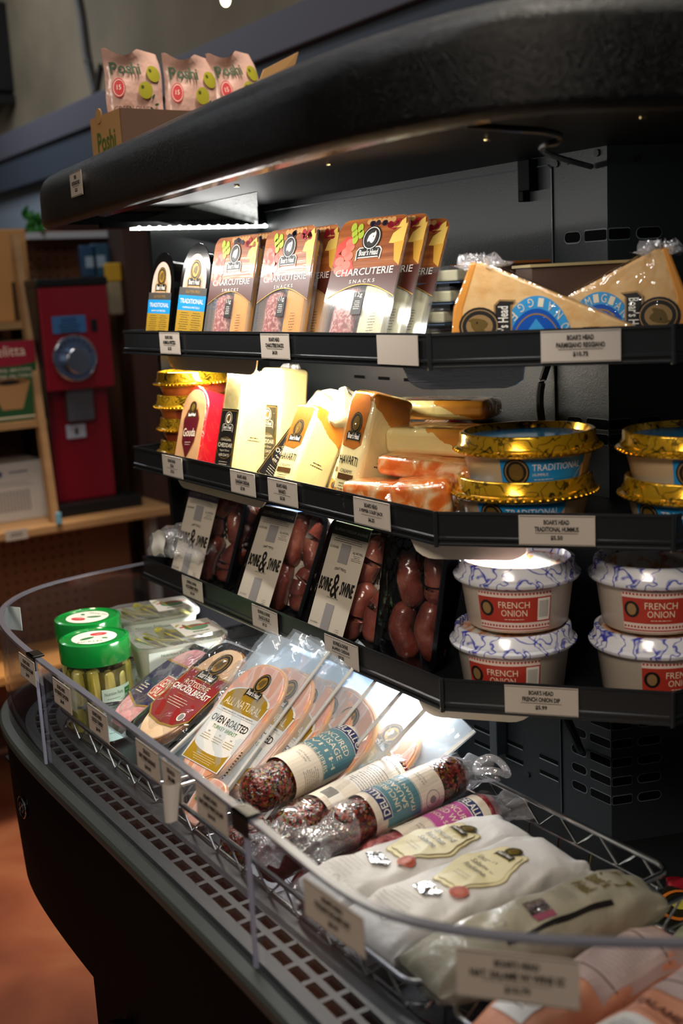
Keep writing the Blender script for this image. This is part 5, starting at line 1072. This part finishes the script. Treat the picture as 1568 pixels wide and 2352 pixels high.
# ---- pickle jars and deli tubs
M_jar = film('jar_plastic', (.93, .95, .88), .05, None, .04); M_lgr = mat('jar_lid_green', '0a8a34', .22, coat=.7); M_pk = ramp_mat('pickle_spear', 30, [(.35, '7c7a22'), (.5, 'b8ad4c'), (.65, 'd8d088')], .3, .6, sss=.2, stretch=(1, 1, .25)); M_brn = mat('brine', '5c561c', .3, coat=.5)
def jar(label, loc, rotz, r=.0425, h=.128):
    t = thing('pickle_jar', label, 'jar', loc, (0, 0, rotz), 'green-lidded pickle jars'); hb = h-.026
    m = MB(); m.lathe([(.0001, .0005), (r*.82, .0005), (r*.86, .004), (r*.92, hb*.85), (r*.90, hb*.93), (r*.86, hb)], 48); m.build('jar_body', M_jar, t, True)
    m = MB(); m.lathe([(.0001, .004), (r*.78, .004), (r*.84, hb*.9), (.0001, hb*.9)], 32); m.build('brine', M_brn, t, True, angle=50)
    q = random.Random(2)
    for k in range(11):
        a = 2*PI*k/11; rr__ = r*.72; m = MB(); m.capsule([(rr__*math.cos(a), rr__*math.sin(a), .014), (rr__*1.02*math.cos(a+.04), rr__*1.02*math.sin(a+.04), hb*.5), (rr__*1.01*math.cos(a), rr__*1.01*math.sin(a), hb*(.80+.08*q.random()))], r*.20*(.8+.4*q.random()), 8); m.build('pickle_spear', M_pk, t, True)
    m = MB(); m.lathe([(r*.86, hb-.001), (r*.99, hb-.001), (r, hb+.002), (r, h-.006), (r*.975, h-.001), (r*.90, h), (r*.88, h-.0018), (.0001, h-.0018)], 64); l = m.build('lid', M_lgr, t, True, angle=40)
    D = Decal(); D.ell(0, 0, r*.64, r*.64, WHT, 1, 40); D.ell(r*.12, r*.28, r*.24, r*.15, mat('print_tomato', 'cf2a34', .35), 2, 24); D.text('PICKLES', -r*.1, -r*.42, r*.7, r*.13, mat('print_leaf', '', .4), 2, arc=1.2); D.ell(-r*.2, -r*.08, r*.22, r*.09, mat('print_pine', '2c7a3a', .4), 2, 20, rot=.5); D.ell(r*.3, -r*.16, r*.10, r*.06, mat('print_pine', '', .4), 2, 12, rot=-.5); D.lines(r*.12, r*.28, r*.3, 2, r*.08, CRM, 3, .0008); D.lines(0, r*.05, r*.8, 2, r*.08, GRY, 2, .0005)
    D.build('lid_label', l, fn=lambda u, v, o: (u, v, h-.0018+o))
    D = Decal(); mn = mat('label_mint', 'bfe0d2', .4); D.rect(.004, hb*.06, .046, hb*.70, mn, 1, .003); D.text('Nutrition Facts', .019, hb*.635, .024, hb*.04, mat('print_spruce', '1f5a46', .4), 2); D.lines(.018, hb*.57, .024, 12, hb*.038, mat('print_spruce', '', .4), 2, .0006); D.rect(.034, hb*.40, .045, hb*.66, mat('print_pine', '', .4), 2, .003); D.lines(.0395, hb*.62, .009, 5, hb*.04, CRM, 3, .0006)
    for k, ch in enumerate(('S', 'GF', 'U')): D.ell(-.030+.0105*k, hb*.50, .0044, .0048, mat('print_pine', '', .4), 1, 16); D.text(ch, -.030+.0105*k, hb*.50, .0035, .0042, CRM, 2)
    D.build('jar_label', t, fn=cylmap(r*.885, 0, -PI/2), base=.0012); return t
j = jar('green-lidded jar of pickle spears standing in front', (.470, 1.305, -.529), -22)
dup(j, 'green-lidded jar of pickle spears standing behind the front jar', (.497, 1.398, -.529), (0, 0, 120))
M_tubp = mat('frosted_tub', 'c9cfc0', .3, coat=.4, trans=.25); M_lidc = film('tub_lid_clear', (.94, .96, .92), .08, (20, .4, .002), .06, haze=.12)
def delitub(label, loc, rotz, w_=.118, d=.085, h=.056):
    t = thing('pickle_tub', label, 'tub', loc, (0, 0, rotz), 'clear tubs of sliced pickles'); n = None
    A = rrect(w_*.82, d*.78, .016, 5); B = rrect(w_*.94, d*.92, .018, 5); k = len(A)
    m = MB(); m.add([(x, y, 0) for x, y in A]+[(x, y, h*.88) for x, y in B], [(i, (i+1) % k, k+(i+1) % k, k+i) for i in range(k)]+[tuple(range(k-1, -1, -1))]); m.build('tub_body', M_tubp, t, True, angle=50)
    q = random.Random(4)
    for i in range(11):
        m = MB(); x = -w_*.30+w_*.06*i; y = q.uniform(-.012, .012); 
        rot = Euler((q.uniform(-.3, .3), q.uniform(.2, .7), q.uniform(-.5, .5))).to_matrix(); m.ball((x, y, h*.84), .021, .017, .0024, 14, rot=rot); m.build('pickle_slice', M_pk, t, True)
    O = rrect(w_, d, .018, 5); I = rrect(w_*.86, d*.80, .014, 5)
    m = MB(); m.add([(x, y, h*.84) for x, y in O]+[(x, y, h*.93) for x, y in O]+[(x, y, h*.94) for x, y in I]+[(x*.98, y*.98, h) for x, y in I], [(r_*k+i, r_*k+(i+1) % k, (r_+1)*k+(i+1) % k, (r_+1)*k+i) for r_ in range(3) for i in range(k)]+[tuple(range(3*k, 4*k))]); l = m.build('lid', M_lidc, t, True, angle=50)
    D = Decal(); D.poly([(w_*.02, -d*.38), (w_*.44, -d*.38), (w_*.44, d*.38), (w_*.02, d*.38)], WHT, 1); D.ell(w_*.23, 0, w_*.13, d*.16, mat('print_sage', '6f9a74', .45), 2, 24); D.lines(w_*.23, -d*.26, w_*.26, 1, .006, mat('print_pine', '', .4), 2, .004); D.rect(w_*.06, d*.05, w_*.40, d*.10, mat('print_tomato', '', .4), 3, 1)
    D.build('lid_label', l, fn=lambda u, v, o: (u, v, h+o))
    D = Decal(); D.rect(-w_*.40, h*.22, w_*.36, h*.80, mat('label_pale_mint', 'dbe8dc', .45), 1, 1); D.text('Nutrition Facts', -w_*.12, h*.70, w_*.3, h*.06, mat('print_pine', '', .4), 2); D.lines(-w_*.1, h*.60, w_*.34, 6, h*.06, mat('print_sage', '', .4), 2, .0006); D.lines(w_*.2, h*.66, w_*.2, 7, h*.06, mat('print_sage', '', .4), 2, .0006); D.rect(w_*.33, h*.26, w_*.355, h*.34, BLK, 2, 1)
    D.build('side_label', t, fn=lambda u, v, o: (u, -d*.39-(d*.07)*(v/(h*.88))-.0012-o, v)); return t
dt = delitub('upper clear tub of sliced pickles in the stack nearest the salami packs', (.575, 1.300, -.471), -8)
dup(dt, 'lower clear tub of sliced pickles in the stack nearest the salami packs', (.573, 1.298, -.5295), (0, 0, -10)); dup(dt, 'upper clear tub of sliced pickles in the stack at the far back', (.600, 1.428, -.471), (0, 0, -12)); dup(dt, 'lower clear tub of sliced pickles in the stack at the far back', (.598, 1.428, -.5295), (0, 0, -10))
# ================================================================ ON TOP OF THE CANOPY
bx0, bx1, by0, by1, bz, bh = .622, .935, 1.449, 1.548, .1665, .070
t = thing('display_carton', 'kraft cardboard display carton of olive bags on top of the canopy', 'box', ((bx0+bx1)/2, (by0+by1)/2, bz)); hx = (bx1-bx0)/2; hy = (by1-by0)/2
m = MB(); m.box(-hx, -hy, 0, hx, hy, .002); m.box(-hx, -hy, .002, -hx+.002, hy, bh); m.box(hx-.002, -hy, .002, hx, hy, bh); m.build('carton', M_kraft, t)
m = MB(); m.box(-hx, -hy-.002, 0, hx, -hy, bh); m.build('side_wall', mat('carton_side_shaded', '5f4330', .7), t)['label'] = 'kraft side wall with shade in its brown'  # unlit side of the carton, shade put into a darker brown
m = MB(); m.box(-hx, hy, 0, hx, hy+.002, bh); m.build('side_wall', M_kraft, t)
m = MB(); disc(m, (-hx+.001, .02, bh), .010, (-1, 0, 0), .002, 20); m.build('tab', M_kraft, t)
m = MB(); m.add([(.030, -hy, bh), (.085, -hy, bh), (.116, -hy-.002, bh+.084), (.060, -hy, bh+.058), (.030, -hy+.002, bh), (.085, -hy+.002, bh), (.116, -hy, bh+.084), (.060, -hy+.002, bh+.058)], [(0, 1, 2, 3), (4, 7, 6, 5), (0, 3, 7, 4), (3, 2, 6, 7), (2, 1, 5, 6), (1, 0, 4, 5)]); m.build('flap', M_kraft, t)
D = Decal(); D.text('Poshi', 0, bh*.52, .062, .026, mat('print_moss', '4f6a2a', .5), 1, bold=.02); D.build('lettering', t, fn=lambda u, v, o: (-hx-.0002-o, -u, v))
M_bagp = mat('snack_bag_blush', 'cfa596', .38, coat=.35, bump=(28, .8, .006))
def snack(label, loc, rotz, w_=.084, h=.100, seed=1, lean=-6):
    t = thing('olive_snack_bag', label, 'snack bag', loc, (lean, 0, rotz), 'olive snack bags')
    def yb(x, z): u = x/w_+.5; v = z/h; return .015*(max(0, math.sin(PI*min(max(u, 0), 1)))**.55)*(max(0, math.sin(PI*min(max(v*.93+.03, 0), 1)))**.6)
    def fn(s_): return lambda u, v: (-w_/2+w_*u+.0015*math.sin(9*v+seed), s_*yb(-w_/2+w_*u, h*v)*(1+.12*math.sin(13*u+seed)*math.sin(7*v+seed))+(.014*(v-.86)/.14*(1-2*abs(u-.35)) if v > .86 else 0)*-1, h*v-(.010*math.sin(PI*min(1, max(0, (u-.05)/.5)))*max(0, (v-.8)/.2)) )
    m = MB(); m.grid(fn(-1), 26, 26); m.grid(fn(1), 26, 26); m.build('bag', M_bagp, t, True, angle=80)
    D = Decal(); D.text('Poshi', -w_*.20, h*.79, w_*.48, h*.13, mat('print_forest', '2e4a2a', .4), 2, bold=.02); rd = mat('print_coral', 'c8393a', .4); D.ell(-w_*.34, h*.58, w_*.095, h*.105, rd, 2); D.ell(-w_*.34, h*.58, w_*.08, h*.09, WHT, 3, inner=.93); D.text('15', -w_*.34, h*.585, w_*.06, h*.05, WHT, 3)
    ol = mat('print_olive', '9a9226', .4); od = mat('print_olive_dark', '4a4812', .4)
    for x, z, a in ((.10, .56, -.5), (.28, .75, -1.2), (.30, .28, .2), (.12, .16, .6)): D.ell(w_*x, h*z, w_*.13, h*.095, ol, 2, 20, rot=a); D.ell(w_*(x-.06), h*(z+.03), w_*.03, h*.022, od, 3, 10)
    for x, z, a in ((.24, .50, .9), (.30, .42, .3), (.20, .36, -.7)): D.ell(w_*x, h*z, w_*.05, h*.014, mat('print_forest', '', .4), 4, 10, rot=a)
    D.text('GREEN OLIVES', -w_*.12, h*.36, w_*.62, h*.055, mat('print_coffee', '3c2c22', .4), 3); D.text('BASIL & OREGANO', -w_*.14, h*.29, w_*.56, h*.035, rd, 3); D.build('print', t, fn=lambda u, v, o: (u+.0015*math.sin(9*v/h+seed), -yb(u, v)*1.13-.0006-o, v)); return t
sb = snack('leftmost blush olive snack bag standing in the carton on the canopy', (.668, 1.492, bz+.030), 4, .084, .122)
dup(sb, 'second blush olive snack bag standing in the carton on the canopy', (.755, 1.500, bz+.024), (-8, 2, 2), (.98, 1, 1.06)); dup(sb, 'third olive snack bag lying back in the carton on the canopy', (.842, 1.500, bz+.036), (-12, -6, 8), (.98, 1, 1.05))
# ================================================================ BACKGROUND
M_wood = ramp_mat('birch_board', 4, [(.3, 'a07a50'), (.6, 'b88e60')], .5, stretch=(1, 1, 6), detail=3); M_woodo = mat('orange_board', 'cf9658', .5); M_peg = mat('brown_pegboard', '6b4428', .6)  # second board is orange wood in one even tone
def pegs(m, x0, x1, z0, z1, y, st=.026, r=.0035):
    i = 0; x = x0+st/2
    while x < x1:
        z = z0+st/2
        while z < z1: m.add([(x+r*math.cos(a), y, z+r*math.sin(a)) for a in [PI*k/4 for k in range(8)]], [tuple(range(8))]); z += st
        x += st
fx = thing('wooden_shelving_unit', 'pale birch shelving counter with pegboard back behind the display case', 'shelf unit', (.6, 2.95, -ZC))
m = MB(); m.box(-.3, 2.80, -.575, 1.262, 3.28, -.552); m.build('counter_board', M_wood, fx, world=True, bevel=.004)
m = MB(); m.obox((.957, 2.912, -.19), Vector((.009, 0, 0)), Vector((0, .016, 0)), Vector((.012, .08, .36))); m.build('upright', M_wood, fx, world=True)
m = MB(); m.box(1.215, 2.86, -1.30, 1.235, 2.90, -.575); m.box(1.215, 3.2, -1.30, 1.235, 3.24, -.575); m.build('counter_leg', mat('grey_leg', '8a8a88', .5), fx, world=True)
z1_ = atY(50, 738, 2.95).z; z2_ = atY(50, 968, 2.88).z
m = MB(); m.box(-.3, 2.95, z1_-.018, .985, 3.26, z1_); m.build('shelf_board', M_wood, fx, world=True)
m = MB(); m.box(-.3, 2.88, z2_-.018, .975, 3.26, z2_); m.build('shelf_board', M_wood, fx, world=True)
m = MB(); m.box(-.3, 3.26, -1.28, 1.37, 3.28, .20); pb = m.build('pegboard_back', M_peg, fx, world=True)
m = MB(); pegs(m, .95, 1.22, 0, .18, 3.2595); m.build('peg_holes', M_void, pb)
m = MB(); m.box(-.3, 2.98, -1.05, 1.20, 3.0, -.575); pf = m.build('front_pegboard', M_peg, fx, world=True); m = MB(); pegs(m, .5, 1.08, -1.0, -.60, 2.9795); m.build('peg_holes', M_void, pf)
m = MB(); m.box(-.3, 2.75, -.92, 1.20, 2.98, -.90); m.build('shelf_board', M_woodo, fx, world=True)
t = thing('shelf_label', 'white shelf label on the counter edge below the white box', 'label', (atY(38, 1228, 2.797).x, 2.797, atY(38, 1228, 2.797).z)); m = MB(); m.box(-.028, -.001, -.013, .028, .001, .013); m.build('card', M_tag, t); D = Decal(); D.lines(0, .003, .04, 2, .006, BLK, 1, .002); D.build('lettering', t, base=.0012)
p = atY(30, 640, 3.05); t = thing('wooden_board', 'orange wooden board standing upright on the top shelf at the left edge', 'board', (p.x, 3.05, z1_)); m = MB(); m.box(-.30, 0, 0, .045, .02, .235); m.build('board', M_woodo, t, bevel=.003)
# coffee filter box
M_fg = mat('filter_box_green', '2c5a34', .4); M_fr2 = mat('filter_box_red', '9e2238', .4)
a = atY(0, 955, 2.90); b = atY(95, 955, 2.90); t = thing('coffee_filter_box', 'red and green coffee filter box on the shelf at the left edge', 'box', (b.x-.075, 2.90, z2_)); m = MB(); m.box(-.075, 0, 0, .075, .09, .200); m.build('box', M_fg, t, bevel=.002)
D = Decal(); D.rect(-.075, .150, .075, .200, M_fr2, 1, 1); D.ell(0, .150, .075, .012, M_fr2, 1, 24, a0=PI, a1=2*PI); D.text('Melitta', .0, .176, .10, .026, CRM, 3); D.text('NATURAL BROWN', 0, .128, .12, .008, CRM, 3); D.text('COFFEE FILTERS', 0, .113, .12, .008, CRM, 3)
tn = mat('print_tan', 'b98a58', .5); D.poly([(-.050, .100), (.055, .100), (.030, .030), (-.022, .030)], tn, 2); D.ell(.002, .100, .052, .009, mat('print_khaki_brown', '8a6238', .5), 3); D.ell(.002, .098, .028, .006, BLK, 4); D.rect(-.075, .008, .075, .012, CRM, 2, 1); D.build('print', t)
a = atY(115, 1195, 2.92); t = thing('white_carton', 'white printed carton on the counter at the left edge', 'box', (a.x-.09, 2.92, -.552)); m = MB(); m.box(-.09, 0, 0, .09, .16, .150); m.build('box', mat('white_carton_card', 'c9c4bc', .5), t, bevel=.003)
D = Decal(); D.ell(-.03, .125, .008, .008, mat('print_navy', '2c3a6a', .4), 1); D.lines(.02, .125, .07, 1, .008, mat('print_navy', '', .4), 1, .004); D.lines(0, .10, .12, 2, .008, GRY, 1, .002)
for k in range(12): D.rect(-.055+.0085*k, .025, -.055+.0085*k+.005, .080, GRY, 1, 1)
D.build('print', t)
p = atY(135, 1180, 2.79); t = thing('blue_clip', 'small pale blue plastic clip at the foot of the upright', 'clip', (p.x, 2.79, -.552)); m = MB(); m.box(-.007, 0, 0, .007, .008, .030); m.build('clip', mat('clip_blue', '7ab4cc', .3), t, bevel=.002)
# grinder
M_gr = mat('grinder_red', '860a1c', .35, coat=.35, spec=.5); M_gb = mat('grinder_black', '101012', .4)
gx0, gx1, gy = .972, 1.158, 2.86
t = thing('coffee_grinder', 'tall red coffee grinder with round chrome dial on the counter', 'coffee grinder', ((gx0+gx1)/2, gy+.12, -.552)); hw = (gx1-gx0)/2
m = MB(); m.box(-hw-.004, -.115, .0, hw+.045, .12, .032); m.build('base', M_gb, t, bevel=.004)
m = MB(); m.box(-hw, -.07, .032, hw-.010, .12, .330); m.build('lower_body', M_gr, t, bevel=.004)
m = MB(); m.box(-hw, -.115, .325, hw-.003, .12, .585); m.build('upper_body', M_gr, t, bevel=.004)
m = MB(); m.box(-hw-.005, -.112, .032, -hw-.001, .12, .585); m.build('side_panel', M_gb, t, bevel=.002)
m = MB(); m.box(-hw-.005, -.118, .585, hw, .12, .605); m.build('top_cover', M_gb, t, bevel=.004)
dz = atY(210, 825, 2.745).z+.552; dx = atY(210, 825, 2.745).x-(gx0+gx1)/2
m = MB(); disc(m, (dx, -.116, dz), .058, (0, -1, 0), .006, 48); d_ = m.build('dial', mat('dial_blue_steel', '8ea4c8', .2, .9), t, True)
m = MB(); ring(m, Vector((dx, -.122, dz)), .056, (0, -1, 0), .0022); m.build('dial_ring', M_chr, d_, True)
m = MB(); m.yprism([(dx+.033*math.cos(2*PI*k/40), dz-.006+.033*math.sin(2*PI*k/40)) for k in range(40)], -.150, -.120); m.build('dial_knob', mat('knob_steel', 'b9c0cc', .18, 1.), d_, True, bevel=.003)
D = Decal()
for k in range(9): a = math.radians(20+17*k); D.rect(dx+.045*math.cos(a)-.003, dz+.045*math.sin(a)-.003, dx+.045*math.cos(a)+.003, dz+.045*math.sin(a)+.003, BLK, 1, 1)
D.build('dial_marks', d_, fn=lambda u, v, o: (u, -.1222-o, v))
a = atY(160, 768, 2.745); b = atY(235, 722, 2.745); q0 = (gx0+gx1)/2
m = MB(); m.box(a.x-q0, -.118, a.z+.552, b.x-q0, -.1148, b.z+.552); m.build('plate', mat('plate_blue', '4f86c0', .25, .4), t); D = Decal(); D.lines((a.x+b.x)/2-q0, b.z+.552-.010, .06, 5, .008, BLK, 1, .003); D.build('plate_print', t, fn=lambda u, v, o: (u, -.1182-o, v))
m = MB(); m.box(b.x-q0+.014, -.118, a.z+.552, b.x-q0+.030, -.1148, b.z+.54); m.build('switch', M_gb, t, bevel=.001)
a = atY(187, 975, 2.80); b = atY(240, 885, 2.80); m = MB(); m.box(a.x-q0, -.095, a.z+.552, b.x-q0, -.066, b.z+.552); m.build('chute', mat('chute_grey', '6c6c72', .4, .5), t, bevel=.003)
a = atY(193, 1018, 2.785); b = atY(235, 980, 2.785); m = MB(); m.box(a.x-q0, -.078, a.z+.552, b.x-q0, -.0695, b.z+.552); m.build('dose_card', mat('card_pale', 'b8bccb', .4), t, bevel=.002); D = Decal(); D.rect((a.x+b.x)/2-q0-.004, a.z+.552+.010, (a.x+b.x)/2-q0+.004, b.z+.552-.008, BLK, 1, 1); D.build('card_mark', t, fn=lambda u, v, o: (u, -.0782-o, v))
# hanging packs, column and the shelf above
for k, (px, py, w_, h_, c, lab) in enumerate(((205, 600, .045, .085, '2a4a6a', 'blue hanging pack right of the pegboard, above the grinder'), (232, 598, .05, .09, '33566c', 'teal-blue hanging pack with a white window above the grinder'), (262, 600, .04, .085, '1f3a55', 'dark blue hanging pack beside the dark column'))):
    p = atY(px, py, 3.1); t = thing('hanging_pack', lab, 'snack pack', (p.x, 3.1, p.z-h_/2), (0, 0, 0), 'hanging packs above the grinder'); m = MB(); m.box(-w_/2, 0, 0, w_/2, .02, h_); m.build('pack', mat('pack_'+c, c, .35), t, bevel=.004); D = Decal(); D.rect(-w_*.25, h_*.30, w_*.25, h_*.65, mat('pack_window', '9fb4c4', .4), 1, 1); D.build('window', t)
p = atY(271, 655, 3.0); t = thing('yellow_snack_bag', 'yellow-topped bag hanging between the grinder and the dark column', 'snack bag', (p.x, 3.02, p.z-.05)); m = MB(); m.box(-.022, 0, .06, .022, .02, .11); m.build('header', mat('bag_yellow', 'd2a428', .4), t, bevel=.004); m = MB(); m.box(-.020, 0, -.03, .020, .018, .06); m.build('bag', mat('bag_tan', '9a8a6a', .4), t, bevel=.006)
p0 = atY(282, 560, 3.0); p1 = atY(345, 560, 3.0); m = MB(); m.box(p0.x, 3.0, 0-ZC, p1.x, 3.10, .30); o = m.build('wooden_column', ramp_mat('dark_old_wood', 5, [(.3, '2e1c14'), (.6, '4a2e20')], .6, stretch=(3, 3, .5)), None); o.location = (0, 0, ZC); tag(o, 'dark brown rough wooden column right of the grinder', 'column')
m = MB(); m.box(p1.x+.01, 3.0, -ZC, 1.40, 3.03, .16); o = m.build('dark_partition', mat('dark_partition', '1c1714', .6), None); o.location = (0, 0, ZC); tag(o, 'dark partition board between the column and the wall behind the case', 'partition')
p0 = atY(60, 540, 3.2); p1 = atY(283, 530, 3.2); m = MB(); m.box(p0.x, 3.18, p0.z-.012, p1.x, 3.30, p0.z+.006); o = m.build('white_ledge', mat('ledge_white', 'c2c4c6', .5), None); o.location = (0, 0, ZC); tag(o, 'narrow white ledge above the pegboard behind the canopy end', 'ledge')
p = atY(88, 510, 3.15); t = thing('leafy_decoration', 'small green plastic leaf bunch beside the canopy end', 'plant', (p.x, 3.19, p0.z+.006)); m = MB(); q = random.Random(1)
for k in range(14): m.ball((q.uniform(-.02, .02), q.uniform(-.015, .015), q.uniform(.01, .06)), .012, .004, .016, 8, rot=Euler((q.random(), q.random(), q.random()*6)).to_matrix())
m.build('leaves', mat('leaf_green', '2f7a2a', .5), t, True)
p = atY(20, 115, 4.3); t = thing('wall_speaker', 'black box speaker hung high at the left edge of the photo', 'speaker', (p.x-.05, 4.3, p.z)); m = MB(); m.box(-.20, -.1, -.16, .10, .12, .14); m.build('cabinet', M_gb, t, bevel=.01); m = MB(); m.tube([(.05, 0, .14), (.16, .1, .40)], .035, 8); m.build('bracket', M_gb, t); m = MB(); m.box(-.18, -.105, -.20, .02, -.08, -.17); m.build('lower_bar', M_gb, t)
m = MB(); P = [atX(x, y, 1.41) for x, y in ((178, -20), (190, 40), (196, 90), (203, 140), (215, 185), (222, 215))]; m.tube(smooth_path(P), .016, 8); m.tube(smooth_path([atX(x, y, 1.41) for x, y in ((232, 150), (226, 180), (222, 215))]), .010, 8); o = m.build('wall_cable', mat('old_cable', '2c261e', .6), None, True); o.location = (0, 0, ZC); tag(o, 'thick dark cable bundle running down the cream upper wall', 'cable')
m = MB(); c = atX(518, 5, 1.0); m.ball((c.x, c.y, c.z+.004), .009, .009, .012, 12); o = m.build('pendant_bulb', mat('bulb_warm', 'fff0c0', .3, emit=6), None, True); o.location = (0, 0, ZC); tag(o, 'small glowing bulb at the very top edge of the photo', 'light bulb')
# the world stays plain
for o in COL.objects:
    if o.type == 'MESH' and o.data.users > 1: pass
